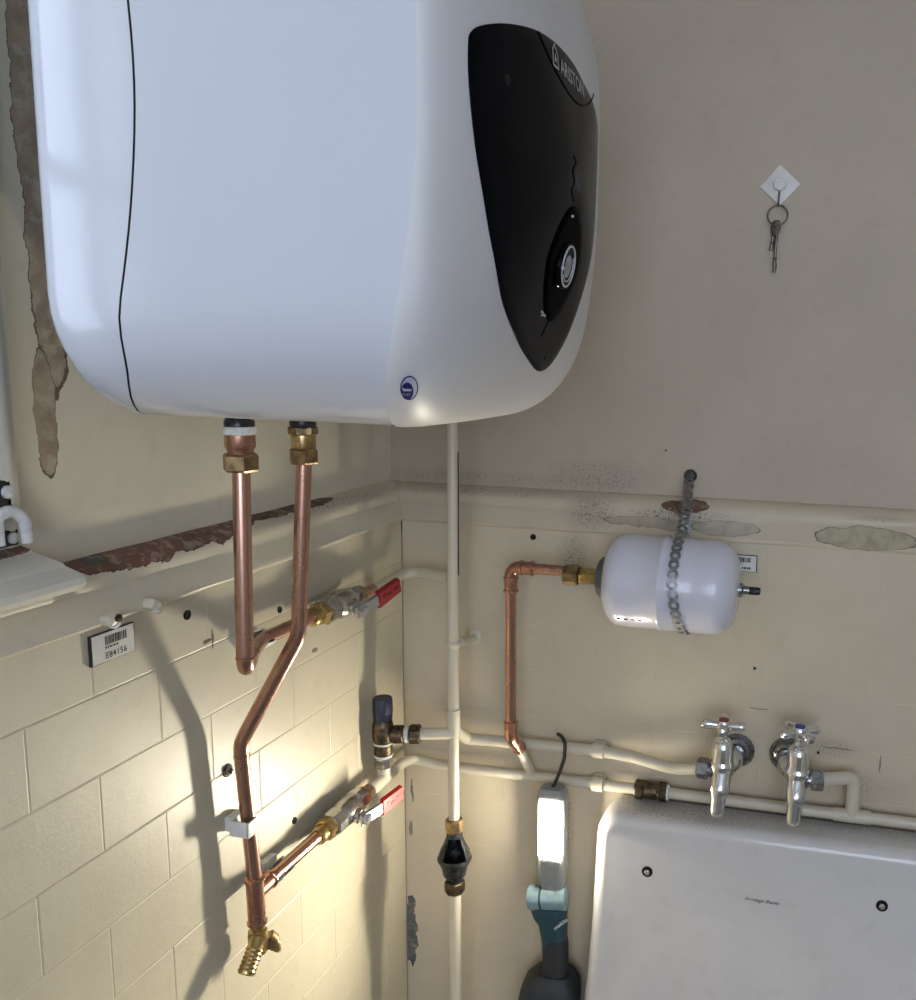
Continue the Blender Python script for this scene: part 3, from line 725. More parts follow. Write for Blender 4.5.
# pipe clips on the left wall
def wall_clip(c, lab, grp='white pipe clips on the left wall', tall=.017):
    x, y, z = c
    k = thing('pipe_clip', lab, 'pipe clip', (0, y, z-tall/2), grp)
    part('base', G().box((.006, y+.004, z), (.012, .020, tall), bevel=.002), 'clip_white', k)
    part('jaw', G().prism([(-.0126, -tall/2), (.002, -tall/2), (.003, tall/2), (-.0126, tall/2)], (.0312, y, z), (0, 1, 0), (0, 0, 1), (1, 0, 0), .0018, bevel=.0006), 'clip_white', k)
    part('arm', G().box((.0215, y-.0115, z), (.022, .0022, tall), bevel=.0006), 'clip_white', k)
wall_clip((0, -.4095, 1.016), 'white plastic clip gripping the copper inlet pipe above its tee')
def saddle_clip(y, z, lab):
    k = thing('pipe_clip', lab, 'pipe clip', (0, y, z-.012), 'white pipe clips on the left wall')
    part('base', G().box((.005, y, z), (.010, .024, .020), bevel=.002), 'clip_white', k)
    g = G(); rows_ = []
    for i in range(13):
        a = PI*.15+PI*1.25*i/12; rows_.append([Vector((.023+r_*math.sin(a)*-1, yy, z+r_*math.cos(a))) for r_, yy in ((.0078, y-.011), (.0098, y-.011), (.0098, y+.011), (.0078, y+.011))])
    g.grid(rows_, closed_v=True); part('saddle', g, 'clip_white', k)
saddle_clip(-.352, .9345, 'white plastic saddle clip behind the tee branch below the inlet pipe')
saddle_clip(-.372, 1.2055, 'white plastic saddle clip behind the hooked outlet pipe')

# ================================================================== PAINTED PIPES
RW = .0078
white_riser = thing('painted_pipe', 'tall ivory painted vertical pipe in the corner', 'pipe', (.1148, -.084, 0))
RX, RYY = .1145, -.084
part('tube', G().tube([(RX, RYY, .862), (RX, RYY, 1.2), (RX, RYY, 1.62), (RX, RYY, 2.6)], .0073, 18), 'pipe_paint', white_riser)
part('lower_tube', G().tube([(RX+.002, RYY, 0), (RX+.001, RYY, .775)], .0084, 18), 'pipe_paint', white_riser)
g = G().tube([(RX, RYY, .992), (RX, RYY, 1.030)], .0089, 18); ring_(g, (RX, RYY, .992), (0, 0, 1), .0092, .0012); ring_(g, (RX, RYY, 1.030), (0, 0, 1), .0092, .0012)
part('tee_fitting', g, 'pipe_paint', white_riser)
part('bare_strip', G().box((RX+.0066, RYY+.0008, 1.300), (.0024, .0040, .165), bevel=.001), 'seam', white_riser, label='dark bare strip down one side')
k = thing('pipe_clip', 'ivory painted stand-off bracket holding the tall vertical pipe', 'pipe clip', (.118, -.04, 1.11))
g = G(); ring_(g, (RX, RYY, 1.123), (0, 0, 1), .0098, .0045); part('collar', g, 'pipe_paint', k)
part('stand_off', G().tube([(RX+.004, RYY+.008, 1.124), (.1115, -.004, 1.108), (.1115, .0, 1.108)], [.0058, .0058, .0058], 12), 'pipe_paint', k)
part('base', G().lathe([(.011, 0), (.011, .002), (.007, .004)], (.1115, 0, 1.108), (0, -1, 0), seg=16), 'pipe_paint', k)

def hpipe(name, lab, pts, rad, r=RW, mat='pipe_paint_dull', base=None):
    t_ = thing(name, lab, 'pipe', base or pts[0]); part('tube', G().tube(fillet(pts, rad, 8), r, 16), mat, t_); return t_
hp1 = hpipe('painted_pipe', 'short ivory painted pipe turning the corner from the upper valve to the vertical pipe',
            [(.023, -.137, 1.202), (.023, -.045, 1.204), (.045, -.036, 1.2075), (.107, -.076, 1.2110)], [.03, .02], .0074, 'pipe_paint')
hp2 = hpipe('painted_pipe', 'upper ivory painted pipe along the back wall feeding the left tap',
            [(.1125, -.078, 1.000), (.108, -.022, .962), (.140, -.0185, .9625), (.302, -.018, .966), (.352, -.020, .964), (.412, -.034, .960), (.452, -.050, .972)], [.012, .012, .05, .05, .05], .0080)
hp3 = hpipe('painted_pipe', 'lower ivory painted pipe along the back wall above the sink',
            [(.023, -.128, .932), (.023, -.060, .930), (.024, -.021, .922), (.060, -.019, .9155), (.30, -.018, .9165), (.650, -.018, .917), (1.3, -.018, .918)], [.02, .016, .02, .05, .05], .0076)
g = G().tube([(.626, -.018, .917), (.674, -.018, .917)], .0092, 16); g.tube([(.650, -.018, .917), (.650, -.019, .945)], .0092, 16)
g.tube(fillet([(.650, -.019, .940), (.650, -.020, .972), (.6, -.045, .9735), (.606, -.050, .9735)], [.011, .01], 6), .0088, 16)
part('tee_riser', g, 'pipe_paint_dull', hp3)
g = G().tube(fillet([(.023, -.150, .9325), (.023, -.110, .932), (.0236, -.112, .960)], [.014], 6), .0092, 16)
g.tube([(.023, -.128, .932), (.023, -.082, .9315)], .0090, 16)
part('elbow', g, 'pipe_paint', hp3)
def union_fit(c, parent):
    A = (1, 0, .005)
    part('union_nut', G().hexnut(.0132, -.0225, -.010, c, A, phase=.3, seg=8), 'brass_old', parent, smooth=20)
    part('union_body', G().lathe([(.0105, -.010), (.0118, -.006), (.0118, .008), (.0105, .010)], c, A, seg=16), 'brass_old', parent)
    part('union_nut', G().hexnut(.0132, .010, .0225, c, A, phase=.5, seg=8), 'brass_old', parent, smooth=20)
    part('thread_tape', G().lathe([(.0085, .0222), (.0112, .0224), (.0108, .0250), (.0085, .0258)], c, A, seg=16), 'tape', parent)
union_fit((.379, -.018, .9168), hp3)
def back_clip(x, z, lab):
    k = thing('pipe_clip', lab, 'pipe clip', (x, -.004, z-.012), 'ivory clips on the back wall pipes')
    part('base', G().box((x, -.005, z), (.016, .010, .020), bevel=.002), 'pipe_paint_dull', k)
    part('saddle', G().lathe([(.0082, -.0085), (.0106, -.0078), (.0106, .0078), (.0082, .0085)], (x, -.018, z), (1, 0, .01), seg=16), 'pipe_paint', k)
back_clip(.303, .966, 'ivory clip on the upper back wall pipe'); back_clip(.303, .9165, 'ivory clip on the lower back wall pipe')

# tundish on the vertical pipe
T = thing('tundish', 'black plastic tundish between brass nuts on the vertical pipe', 'tundish', (.115, -.084, .7615))
ct = (.1150, -.084, .0095)
part('top_nut', G().hexnut(.0128, .843, .862, ct, (0, 0, 1), phase=.2, seg=8), 'brass_dark', T, smooth=20)
fa = math.atan2(-.93, .37)
g = G()
up_ = [(.0098, .846), (.0105, .838), (.0150, .826), (.0205, .815), (.0228, .806), (.0228, .800)]; inn = [(r-.0022, h) for r, h in reversed(up_)]
g.lathe(up_+inn, ct, (0, 0, 1), seg=22, a0=fa+.80, a1=fa+2*PI-.80, ref=(1, 0, 0))
part('hood', g, 'black_gloss', T)
g = G().lathe([(.0, .770), (.0105, .7705), (.0120, .774), (.0165, .780), (.0180, .790), (.0222, .799), (.0242, .803), (.0236, .806), (.0212, .806), (.0200, .800), (.0150, .786), (0, .784)], ct, (0, 0, 1), seg=24)
g.lathe([(.0098, .847), (.0112, .846), (.0112, .836), (.006, .832), (.0045, .826), (.0, .826)], ct, (0, 0, 1), seg=18)
part('cup', g, 'black_gloss', T)
part('bottom_nut', G().hexnut(.0142, .752, .7695, ct, (0, 0, 1), phase=.4, seg=8), 'brass_old', T, smooth=20)

# pressure relief valve in the corner
V = thing('pressure_valve', 'blackened brass pressure valve with navy knob in the corner', 'valve', (.0235, -.108, .955))
vc = Vector((.0238, -.112, -.011))
part('tail_nut', G().hexnut(.0122, .960, .974, vc, (0, 0, 1), phase=.4, seg=8), 'nickel', V, smooth=20)
g = G(); ring_(g, vc+Vector((0, 0, .9765)), (0, 0, 1), .0122, .0028); ring_(g, vc+Vector((0, 0, .9945)), (0, 0, 1), .0128, .0022)
part('thread_tape', g, 'tape', V)
part('body_lower', G().lathe([(.0110, .976), (.0125, .980), (.0125, .990), (.0115, .994)], vc, (0, 0, 1), seg=18), 'brass_old', V)
g = G().lathe([(.0115, .994), (.0140, .999), (.0148, 1.008), (.0142, 1.020), (.0125, 1.026), (.0105, 1.029)], vc, (0, 0, 1), seg=18)
part('body', g, 'brass_old', V)
ad = Vector((.0860, .024, .002)); an = ad.normalized(); ao = vc+Vector((.004, .002, 1.006))
part('outlet', G().lathe([(.0115, .006), (.0125, .012), (.0125, .022), (.0105, .024)], ao, an, seg=16), 'brass_old', V)
g = G(); ring_(g, ao+an*.0275, an, .0118, .0035); part('thread_tape', g, 'tape', V)
part('outlet_nut', G().hexnut(.0135, .031, .046, ao, an, phase=.2, seg=8), 'brass_old', V, smooth=20)
part('outlet_pipe', G().tube([ao+an*.044, ao+an*.092], .0080, 14), 'pipe_paint', V)
g = G().lathe([(.0105, 1.027), (.0128, 1.029), (.0132, 1.034), (.0128, 1.037)], vc, (0, 0, 1), seg=24)
n_ = 24
rows_ = []
for h, r in ((1.036, .0118), (1.038, .0132), (1.056, .0130), (1.059, .0118)):
    rows_.append([vc+Vector((math.cos(2*PI*k/n_)*r*(1+.04*(k % 2)), math.sin(2*PI*k/n_)*r*(1+.04*(k % 2)), h)) for k in range(n_)])
kk0 = len(g.v); g.grid(rows_, closed_v=True); g.f.append(tuple(kk0+3*n_+j for j in range(n_)))
part('knob', g, 'knob_blue', V, smooth=30, label='navy plastic knob')

# ================================================================== EXPANSION VESSEL
EV = thing('expansion_vessel', 'small white expansion vessel strapped to the back wall', 'tank', (.404, -.078, 1.165))
vx0, vx1, vr = .314, .497, .0592; vo = Vector((0, -.078, 1.2325)); vax = Vector((1, 0, -.012)).normalized()
pf = [(0, vx0+.010)]
for i in range(9):
    a = PI/2*i/8; pf.append((.030+(vr-.030)*math.sin(a), vx0+.034-.024*math.cos(a)-.0))
pf += [(vr, vx0+.05), (vr, .3965), (vr+.0014, .398), (vr+.0014, .401), (vr, .4025), (vr, vx1-.05)]
for i in range(9):
    a = PI/2*i/8; pf.append((.022+(vr-.022)*math.cos(a), vx1-.034+.030*math.sin(a)))
pf.append((0, vx1-.003))
part('tank', G().lathe(pf, vo, vax, seg=48), 'vessel_white', EV, smooth=50)
part('flange', G().lathe([(.020, vx0+.014), (.0265, vx0+.012), (.0275, vx0+.007), (.0265, vx0+.003), (.022, vx0-.001), (.0, vx0)], vo, vax, seg=32), 'flange_grey', EV)
part('connector', G().hexnut(.0120, vx0-.026, vx0, vo, vax, phase=.2, seg=6), 'brass', EV, smooth=20)
part('air_valve', G().lathe([(.009, vx1-.004), (.009, vx1), (.0055, vx1+.002), (.0050, vx1+.010), (.0, vx1+.010)], vo, vax, seg=16), 'chrome_dull', EV)
part('valve_cap', G().lathe([(.0035, vx1+.007), (.0052, vx1+.009), (.0052, vx1+.019), (.0042, vx1+.0225), (0, vx1+.023)], vo, vax, seg=12), 'black_plastic', EV)
for k in range(4):
    a_ = -2.42; p_ = Vector((.350+k*.009, -.078+(vr+.0004)*math.cos(a_)*1.0, 1.2325-.012*.36+(vr+.0004)*math.sin(a_)))
    part('print_mark', G().box(p_, (.0045, .0012, .0012)), 'black_print', EV, smooth=0)
VP = thing('copper_pipe', 'copper pipe from the expansion vessel down to the lower painted pipe', 'pipe', (.19, -.05, .94))
zt = 1.2325-.012*.23
part('compression_nut', G().hexnut(.0138, vx0-.048, vx0-.028, vo, vax, phase=.5, seg=8), 'brass_dark', VP, smooth=20)
pth = fillet([(.268, -.078, 1.2338), (.192, -.074, 1.2325), (.1885, -.060, .992), (.194, -.040, .966)], [.020, .012], 8)
part('tube', G().tube(pth, .0072, 16), 'copper', VP)
el = fillet([(.222, -.0755, 1.233), (.192, -.074, 1.2325), (.1915, -.072, 1.200)], [.020], 8)
g = G().tube(el, .0088, 16); ring_(g, el[1], (1, 0, 0), .0103, .0024); ring_(g, el[-2], (0, 0, 1), .0103, .0024)
ring_(g, el[0], (1, 0, 0), .0103, .0024); ring_(g, el[-1], (0, 0, 1), .0103, .0024)
part('elbow', g, 'copper_fit', VP)
e2 = fillet([(.1888, -.061, 1.012), (.1886, -.0602, .990), (.1945, -.042, .967)], [.012], 6)
g = G().tube(e2, .0088, 16); ring_(g, e2[0], (0, 0, 1), .0100, .0022); ring_(g, e2[-1], (.2, .6, -.7), .0100, .0022)
part('bend', g, 'copper_fit', VP)
part('painted_tail', G().tube([(.1935, -.0435, .969), (.203, -.020, .927), (.203, -.019, .918)], .0072, 14), 'pipe_paint', VP)
# perforated strap
ST = thing('fixing_band', 'perforated galvanised band slung around the expansion vessel', 'strap', (.410, .026, 1.354))
cyv, czv, rv = -.078, 1.2275, vr+.0018
A0 = Vector((.029, 1.356)); cc = Vector((cyv, czv)); dv = A0-cc; dl = dv.length; base_a = math.atan2(dv.y, dv.x); al = math.acos(rv/dl)
a_f = base_a+al       # tangent point on the front side
pts2 = []
tp = cc+Vector((math.cos(a_f), math.sin(a_f)))*rv
for i in range(12): pts2.append(A0.lerp(tp, i/12))
a_end = a_f+PI*1.42
for i in range(50): a = a_f+(a_end-a_f)*i/49; pts2.append(cc+Vector((math.cos(a), math.sin(a)))*rv)
e_ = pts2[-1]
for i in range(1, 9): pts2.append(e_.lerp(Vector((-.0085, 1.312)), i/8))
for i in range(1, 6): pts2.append(Vector((-.0085, 1.312)).lerp(Vector((.026, 1.350)), i/5))
cum = [0]
for a, b in zip(pts2, pts2[1:]): cum.append(cum[-1]+(b-a).length)
def at_s(s_):
    s_ = min(max(s_, 0), cum[-1]-1e-6)
    for i in range(len(cum)-1):
        if cum[i+1] >= s_: break
    q = (s_-cum[i])/(cum[i+1]-cum[i]); p = pts2[i].lerp(pts2[i+1], q); d = (pts2[i+1]-pts2[i]).normalized(); return p, d
def xdrift(p): return .4115+.0065*max(0, min(1, (.01-p.x)/.05))+.010*max(0, (1.24-p.y))/.07*(p.x < -.02)
g = G(); sp = .0126; nl = int(cum[-1]/sp); NS = 12
for L in range(nl):
    s0 = sp*(L+.5); ring4 = []
    for k in range(NS):
        a = 2*PI*k/NS+PI/NS; row = []
        for rr2, hh in ((.0031, .0), (.0031, .0010), (.0070, .0010), (.0070, 0)):
            p, d = at_s(s0+rr2*math.cos(a)*1.02); nx = Vector((d.y, -d.x))
            if (p-cc).dot(nx) < 0: nx = -nx
            q = p+nx*hh; row.append(Vector((xdrift(p)+rr2*math.sin(a), q.x, q.y)))
        ring4.append(row)
    g.grid(ring4, closed_u=True, closed_v=True)
part('band', g, 'galv', ST, smooth=0)
part('screw', G().lathe([(.0085, -.006), (.0085, .001), (.0062, .0045), (0, .005)], (.4115, .024, 1.354), (0, -1, .1), seg=14), 'iron_black', ST)

# ================================================================== TAPS
def tap(tx, tz, inlet, dot, lab, rotz, sp_dx, fx):
    t_ = thing('bib_tap', lab, 'tap', (fx, 0, tz-.02), 'chrome cross-head taps above the sink')
    part('wall_flange', G().lathe([(.0235, 0), (.0235, .003), (.020, .007), (.0180, .006), (.013, .010), (.012, .016)], (fx, 0, tz+.002), (0, -1, 0), seg=32), 'chrome_dull', t_)
    yb = -.062
    part('shank', G().tube(fillet([(fx, -.008, tz+.002), (fx, -.040, tz), (tx, yb, tz-.004)], [.02], 6), .0105, 16), 'chrome', t_)
    c = Vector((tx, yb, tz))
    body = G().lathe([(0, -.022), (.0115, -.020), (.0138, -.012), (.0152, .0), (.0164, .005), (.0164, .009), (.0150, .011), (.0146, .013), (.0140, .030), (.0126, .038), (.0095, .041), (.0065, .043), (.0058, .050)], c, (0, 0, 1), seg=28)
    part('body', body, 'chrome', t_)
    path = fillet([c+Vector((0, -.002, -.004)), c+Vector((sp_dx*.4, -.016, -.026)), c+Vector((sp_dx, -.018, -.050))], [.02], 8)
    rs = [.0138+(.0094-.0138)*i/(len(path)-1) for i in range(len(path))]; ed = (path[-1]-path[-2]).normalized()
    path += [path[-1]+ed*.004, path[-1]+ed*.0066, path[-1]+ed*.0078]; rs += [.0090, .0070, .0035]
    g = G().tube(path, rs, 18)
    part('spout', g, 'chrome', t_)
    h = c+Vector((0, 0, .050))
    hd = part('handle', G().lathe([(.0058, -.002), (.0066, .0), (.0092, .006), (.0092, .014), (.0075, .017), (.0, .0175)], h, (0, 0, 1), seg=18), 'chrome', t_)
    for k in range(4):
        a = rotz+k*PI/2; d = Vector((math.cos(a), math.sin(a), .03)); o0 = h+Vector((0, 0, .0095))
        g = G().lathe([(.0046, .006), (.0050, .010), (.0066, .020), (.0068, .0245), (.0050, .0275), (0, .0285)], o0, d, seg=12)
        part('handle_arm', g, 'chrome', hd)
    part('index_button', G().lathe([(.0068, .0168), (.0064, .0186), (0, .0190)], h, (0, 0, 1), seg=16), dot, hd)
    s_ = 1 if inlet > 0 else -1
    ia = Vector((s_, .12, .02)).normalized(); io = c+Vector((0, 0, -.004))
    part('inlet_neck', G().lathe([(.0090, .010), (.0090, .020)], io, ia, seg=14), 'chrome_dull', t_)
    part('inlet_nut', G().hexnut(.0138, .017, .033, io, ia, phase=.35), 'chrome_dull', t_, smooth=20)
tap(.480, .981, -1, 'red_dot', 'left chrome tap with red index button above the sink', .02, -.002, .494)
tap(.577, .983, 1, 'blue_dot', 'right chrome tap with blue index button above the sink', .62, -.002, .5605)

# ================================================================== SINK
SK = thing('sink', 'white fireclay sink with tall back below the taps', 'sink', (.68, -.2, .30))
def rr_pts(x0, x1, z0, z1, r, dxb):
    pts = [(x0-dxb, z0)]
    pts += [(x0-dxb*.55, z0+.10), (x0-dxb*.25, z0+.18)]
    for i in range(7): a = PI-PI/2*i/6; pts.append((x0+r+r*math.cos(a), z1-r+r*math.sin(a)))
    for i in range(7): a = PI/2-PI/2*i/6; pts.append((x1-r+r*math.cos(a), z1-r+r*math.sin(a)))
    pts += [(x1+dxb*.25, z0+.18), (x1+dxb*.55, z0+.10), (x1+dxb, z0)]
    return pts[::-1]
SX0, SX1, STOP = .3135, 1.06, .902
g = G().prism(rr_pts(SX0, SX1, .55, STOP, .034, .020), (0, -.012, 0), (1, 0, 0), (0, 0, 1), (0, -1, 0), .060, bevel=.017, seg=5)
part('back_slab', g, 'sink', SK, smooth=50)
# bowl: side walls sweep forward out of the slab
def bowl_side(xs, s_):
    g = G(); rows_ = []
    for i in range(13):
        q = i/12; y = -.060-.36*q; top = .555+.035*(1-min(1, q*2.6))**2.2
        xo = xs; xi = xs+s_*(.030-.006*q)
        rows_.append([Vector((xo, y, .25)), Vector((xo, y, top-.010)), Vector((xo+s_*.005, y, top-.003)), Vector((xo+s_*.012, y, top)), Vector((xi-s_*.005, y, top-.004)), Vector((xi, y, top-.014)), Vector((xi, y, .25))])
    g.grid(rows_); k_ = 7; g.f.append(tuple(range(k_))); g.f.append(tuple(12*k_+j for j in range(k_))[::-1])
    for i in range(12): g.f.append((i*k_, (i+1)*k_, (i+1)*k_+6, i*k_+6))
    return g
part('bowl_side', bowl_side(SX0-.018, 1), 'sink', SK, smooth=50); part('bowl_side', bowl_side(SX1+.018, -1), 'sink', SK, smooth=50)
part('bowl_front', G().box(((SX0+SX1)/2, -.41, .40), (SX1-SX0+.03, .03, .31), bevel=.01), 'sink', SK)
part('bowl_floor', G().box(((SX0+SX1)/2, -.225, .265), (SX1-SX0+.03, .37, .03), bevel=.005), 'sink', SK)
part('bowl_back', G().box(((SX0+SX1)/2, -.035, .405), (SX1-SX0+.03, .05, .30), bevel=.004), 'sink', SK)
part('bracket', G().box((.45, -.17, .235), (.04, .33, .035), bevel=.004), 'iron_black', SK); part('bracket', G().box((.92, -.17, .235), (.04, .33, .035), bevel=.004), 'iron_black', SK)
for bx_ in (.387, .692):
    b_ = part('fixing_bolt', G().lathe([(.0074, 0), (.0074, .0016), (.0056, .0026), (.0052, .0012), (0, .001)], (bx_, -.072, .8275), (0, -1, 0), seg=20), 'hole', SK)
    part('bolt_head', G().lathe([(.0042, .0012), (.0040, .0034), (.0022, .0046), (0, .0042)], (bx_, -.072, .8275), (0, -1, 0), seg=12), 'nickel', b_)
part('maker_signature', text_geo('Armitage Shanks', .0074, (.5175, -.0724, .8075), (1, 0, -.012), (0, 0, 1), shear=.5, spacing=.92), 'black_print', SK, smooth=0)

# ================================================================== KEYS, TAGS
KH = thing('key_hook', 'white square adhesive hook turned on its corner on the back wall', 'hook', (.512, .03, 1.730))
sq = [(.001, -.0250), (.0260, .001), (-.001, .0255), (-.0255, -.002)]
part('plate', G().prism(sq, (.512, .03, 1.7295), (1, 0, 0), (0, 0, 1), (0, -1, 0), .003, bevel=.0008), 'clip_white', KH, smooth=25)
part('button', G().lathe([(.0085, .002), (.0085, .007), (.0074, .0086), (0, .0090)], (.512, .03, 1.7305), (0, -1, 0), seg=24), 'clip_white', KH)
part('wire_hook', G().tube(fillet([(.512, .027, 1.723), (.512, .0235, 1.717), (.5115, .023, 1.705), (.5115, .019, 1.702), (.5115, .0165, 1.706)], .003, 4), .0011, 8), 'key_metal', KH)
KR = thing('key_ring', 'steel split ring with two thin keys hanging from the white hook', 'keys', (.511, .02, 1.62))
g = G(); cr = Vector((.5115, .0215, 1.6920)); rr3 = .0126
g.tube([cr+Vector((math.cos(a)*rr3, .0018*math.sin(a), math.sin(a)*rr3)) for a in [2*PI*k/28 for k in range(29)]], .0011, 8, caps=False)
part('split_ring', g, 'key_metal', KR)
def key(x, tilt, ln, name='key'):
    o0 = Vector((x, .0222, 1.6850)); d = Vector((tilt, -.002, -1)).normalized(); y_ = Vector((.25, 1, 0)).normalized(); s_ = d.cross(y_).normalized()
    R = Matrix((s_, y_, -d)).transposed()
    kp = part(name, G().tube([o0+d*.016, o0+d*ln], .0020, 10), 'key_metal', KR)
    g = G(); bow = [(math.cos(a)*.0055, math.sin(a)*.0095) for a in [2*PI*k/16 for k in range(16)]]
    g.prism(bow, o0+d*.008-y_*.0009, s_, d, y_, .0018, bevel=.0004, both=True); part('bow', g, 'key_metal', kp)
    part('bit', G().box(o0+d*(ln-.008)+s_*.0012, (.0035, .0016, .008), rot=R), 'key_metal', kp)
    part('collar', G().lathe([(.0022, -.0014), (.0031, 0), (.0022, .0014)], o0+d*(ln-.018), d, seg=10), 'key_metal', kp)
key(.5115, -.02, .064); key(.5095, -.13, .036)

def asset_tag(name, o0, u, n, wd, ht, lab, num, small):
    """black backed white tag with bars, digits; o0 lower left, u along, n out"""
    u, n, o0 = Vector(u), Vector(n), Vector(o0); v = Vector((0, 0, 1)); c = o0+u*wd/2+v*ht/2
    t_ = thing(name, lab, 'label tag', o0+u*wd/2, 'barcode asset tags')
    pt = [(0, 0), (wd, 0), (wd, ht), (0, ht)]
    part('backing', G().prism(pt, o0, u, v, n, .0032, bevel=.0003), 'black_plastic', t_, smooth=20)
    e = .0007; pt2 = [(e, e), (wd-e*1.5, e), (wd-e*1.5, ht-e), (e, ht-e)]
    part('face', G().prism(pt2, o0+n*.0027, u, v, n, .0008), 'tag_white', t_, smooth=20)
    g = G(); rnd = random.Random(3); x = .30*wd; f = o0+n*.0037
    while x < .80*wd:
        bw = rnd.choice((.0006, .0009, .0013, .0016)); g.add([f+u*x+v*ht*.57, f+u*(x+bw)+v*ht*.57, f+u*(x+bw)+v*ht*.86, f+u*x+v*ht*.86], [(0, 1, 2, 3)]); x += bw+rnd.choice((.0005, .0008))
    part('barcode', g, 'black_print', t_, smooth=0)
    def dashes(x0, x1, zz, hh):
        g = G(); x = x0
        while x < x1:
            bw = rnd.uniform(.5, 1.1)*hh; g.add([f+u*x+v*zz, f+u*(x+bw)+v*zz, f+u*(x+bw)+v*(zz+hh), f+u*x+v*(zz+hh)], [(0, 1, 2, 3)]); x += bw*1.5
        return g
    if num: part('digits', text_geo(num, ht*.30, f+u*wd*.29+v*ht*.12, u, v, bold=.00005, spacing=1.05), 'black_print', t_, smooth=0)
    else: part('digits', dashes(wd*.30, wd*.84, ht*.16, ht*.14), 'black_print', t_, smooth=0)
    part('caption', dashes(wd*.30, wd*.58, ht*.45, ht*.07), 'black_print', t_, smooth=0)
asset_tag('asset_tag', (.0, -.577, 1.2390), (0, 1, 0), (1, 0, 0), .049, .0262, 'white barcode tag reading E84156 under the left ledge', 'E84156', None)
asset_tag('asset_tag', (.4615, 0, 1.2330), (1, 0, 0), (0, -1, 0), .047, .0225, 'white barcode tag half hidden behind the expansion vessel', None, None)

# broken clip stubs under the ledge
for y_, z_, a_, lab in ((-.5600, 1.2775, .3, 'broken ivory cable clip stub just above the E84156 tag'), (-.510, 1.2765, -.5, 'ivory cable clip stub right of the E84156 tag under the ledge')):
    s_ = thing('clip_stub', lab, 'cable clip', (.0, y_, z_), 'broken cable clip stubs')
    R = Matrix.Rotation(a_, 3, 'X')
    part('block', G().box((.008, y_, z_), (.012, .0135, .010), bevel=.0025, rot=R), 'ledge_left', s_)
    part('nail_head', G().lathe([(.0035, 0), (.0035, .002), (0, .003)], (.0135, y_+.002, z_), (1, 0, .2), seg=10), 'brass_old' if a_ > 0 else 'pipe_paint', s_)
    part('lip', G().box((.011, y_+.002, z_-.006), (.006, .008, .004), bevel=.0012, rot=R), 'clip_white', s_)
# rusty screw beside the inlet pipe
s_ = thing('wall_screw', 'rusty cross-head screw in the brickwork left of the inlet pipe', 'screw', (.0, -.406, 1.072))
part('washer', G().lathe([(.0072, 0), (.0070, .0014), (.0050, .002)], (.0, -.407, 1.072), (1, 0, 0), seg=16), 'iron_black', s_)
part('screw_head', G().lathe([(.0048, .001), (.0046, .003), (.0025, .0045), (0, .0048)], (.0, -.407, 1.072), (1, 0, 0), seg=14), 'nickel', s_)
g = G().box((.0050, -.407, 1.072), (.0008, .0064, .0014)); g.box((.0050, -.407, 1.072), (.0008, .0014, .0064)); part('slot', g, 'hole', s_)

# window catch ---------------------------------------------------------------
WC = thing('window_catch', 'white curved window catch on black plates at the left edge', 'window catch', (-.008, -.628, 1.352))
bx = -.0105
part('plate', G().box((bx, -.640, 1.390), (.005, .020, .026), bevel=.0015), 'iron_black', WC)
part('plate', G().box((bx, -.639, 1.3585), (.005, .024, .013), bevel=.0015), 'iron_black', WC)
part('screw_head', G().lathe([(.0052, 0), (.0050, .002), (0, .0032)], (bx+.0024, -.6345, 1.394), (1, 0, 0), seg=14), 'white_paint_metal', WC)
part('screw_head', G().lathe([(.0044, 0), (.0042, .002), (0, .0032)], (bx+.0024, -.6330, 1.3585), (1, 0, 0), seg=14), 'white_paint_metal', WC)
hk = fillet([(-.002, -.6500, 1.356), (-.002, -.6505, 1.378), (.000, -.6400, 1.3815), (.001, -.6300, 1.374), (.001, -.6285, 1.355)], [.008, .010, .012], 6)
part('arm', G().tube(hk, [.0040+.0008*math.sin(i/len(hk)*PI) for i in range(len(hk))], 12), 'white_paint_metal', WC)

# ================================================================== WORK LAMP
TL = thing('work_lamp', 'teal cordless work lamp with lit panel hooked over the back wall pipes', 'work lamp', (.245, -.055, .55))
ta = .06; Rz = Matrix.Rotation(ta, 3, 'Z'); tc = Vector((.2475, -.052, 0))
def tl(g):                      # local (front = -Y) to place
    g.v = [Rz @ p+tc for p in g.v]; return g
def loft(secs, n_=20, pw=4):    # secs: (cx, cy, z, half x, half y)
    g = G(); rows_ = []
    for cx, cy, z, a, b in secs:
        rows_.append([Vector((cx+a*math.copysign(abs(math.cos(q))**(2/pw), math.cos(q)), cy+b*math.copysign(abs(math.sin(q))**(2/pw), math.sin(q)), z)) for q in [2*PI*k/n_ for k in range(n_)]])
    g.grid(rows_, closed_v=True); g.f.append(tuple(range(n_))[::-1]); g.f.append(tuple((len(rows_)-1)*n_+j for j in range(n_))); return g
hd = part('lamp_head', tl(loft([(0, .002, .783, .019, .012), (0, .002, .788, .0205, .0145), (0, .002, .800, .0212, .0155), (0, .001, .905, .0215, .0165), (0, .001, .915, .0195, .0150), (0, .001, .9205, .0155, .0115)])), 'tool_head', TL)
part('light_panel', tl(G().prism([(-.0150, .826), (.0150, .826), (.0152, .903), (-.0152, .903)], (0, -.0135, 0), (1, 0, 0), (0, 0, 1), (0, -1, 0), .0042, bevel=.001)), 'lamp', hd)
g = G()
for z_ in (.818, .8205): g.box((0, -.0150, z_), (.026, .003, .0012))
for k in range(8): g.box((.0212, .004, .832+.009*k), (.0016, .012, .0030))
part('cooling_rib', tl(g), 'tool_head', hd)
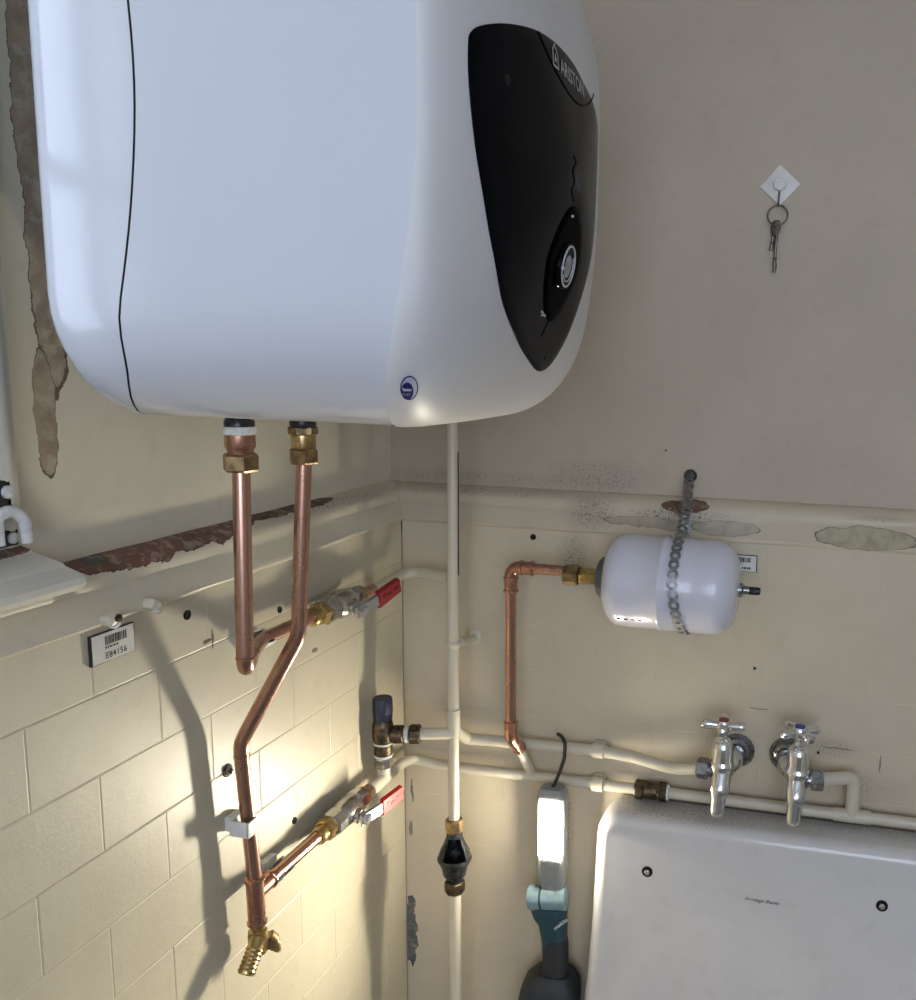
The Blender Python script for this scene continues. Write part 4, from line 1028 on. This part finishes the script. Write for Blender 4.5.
part('hook', G().tube(fillet([(.2455, -.050, .917), (.2545, -.050, .938), (.2615, -.047, .962), (.2610, -.042, .9830), (.2530, -.034, .9885), (.2455, -.026, .9870)], [.02, .02, .012, .012], 6), .0026, 10), 'iron_black', TL)
part('neck', tl(loft([(.003, .003, .752, .016, .012), (.003, .003, .770, .0175, .0135), (.001, .002, .790, .0185, .0125)])), 'tool_head', TL)
pv = part('pivot_barrel', tl(G().lathe([(.012, -.029), (.0165, -.027), (.0172, -.022), (.0172, .010), (.0165, .011), (.0165, .012), (.0172, .013), (.0168, .026), (.0125, .0285), (0, .0285)], (-.004, -.004, .757), (1, .0, .10), seg=28)), 'teal_grey', TL)
part('pivot_ring', tl(G().lathe([(.0174, -.010), (.0178, -.009), (.0178, -.008), (.0174, -.007)], (-.004, -.004, .757), (1, 0, .10), seg=28)), 'teal', pv)
gr = part('grip', tl(loft([(.006, .004, .630, .0190, .0170), (.006, .004, .655, .0165, .0155), (.004, .004, .690, .0178, .0165), (.002, .003, .715, .0205, .0175), (-.002, .001, .727, .0240, .0185), (-.003, .0, .740, .0262, .0190), (-.003, .0, .745, .0250, .0180)], pw=3)), 'teal', TL)
part('grip_rubber', tl(loft([(.007, .003, .628, .0200, .0182), (.0065, .003, .655, .0177, .0168), (.006, .003, .680, .0182, .0172), (.007, .0035, .694, .0150, .0165)], pw=3)), 'tool_dark', gr)
part('side_lettering', text_geo('makita', .0085, Rz @ Vector((.0100, -.0205, .7185))+tc, Rz @ Vector((.75, .35, .55)), Rz @ Vector((-.5, -.1, .8)), shear=.2, bold=.0001), 'white_print', gr, smooth=0)
part('foot', tl(loft([(-.003, .006, .560, .042, .034), (-.003, .006, .590, .043, .035), (-.001, .006, .617, .040, .033), (.003, .005, .634, .029, .026), (.005, .004, .640, .023, .020)], pw=5)), 'tool_dark', TL)
part('battery', tl(loft([(-.003, .006, .515, .038, .031), (-.003, .006, .520, .040, .033), (-.003, .006, .558, .040, .033)], pw=5)), 'black_plastic', TL)
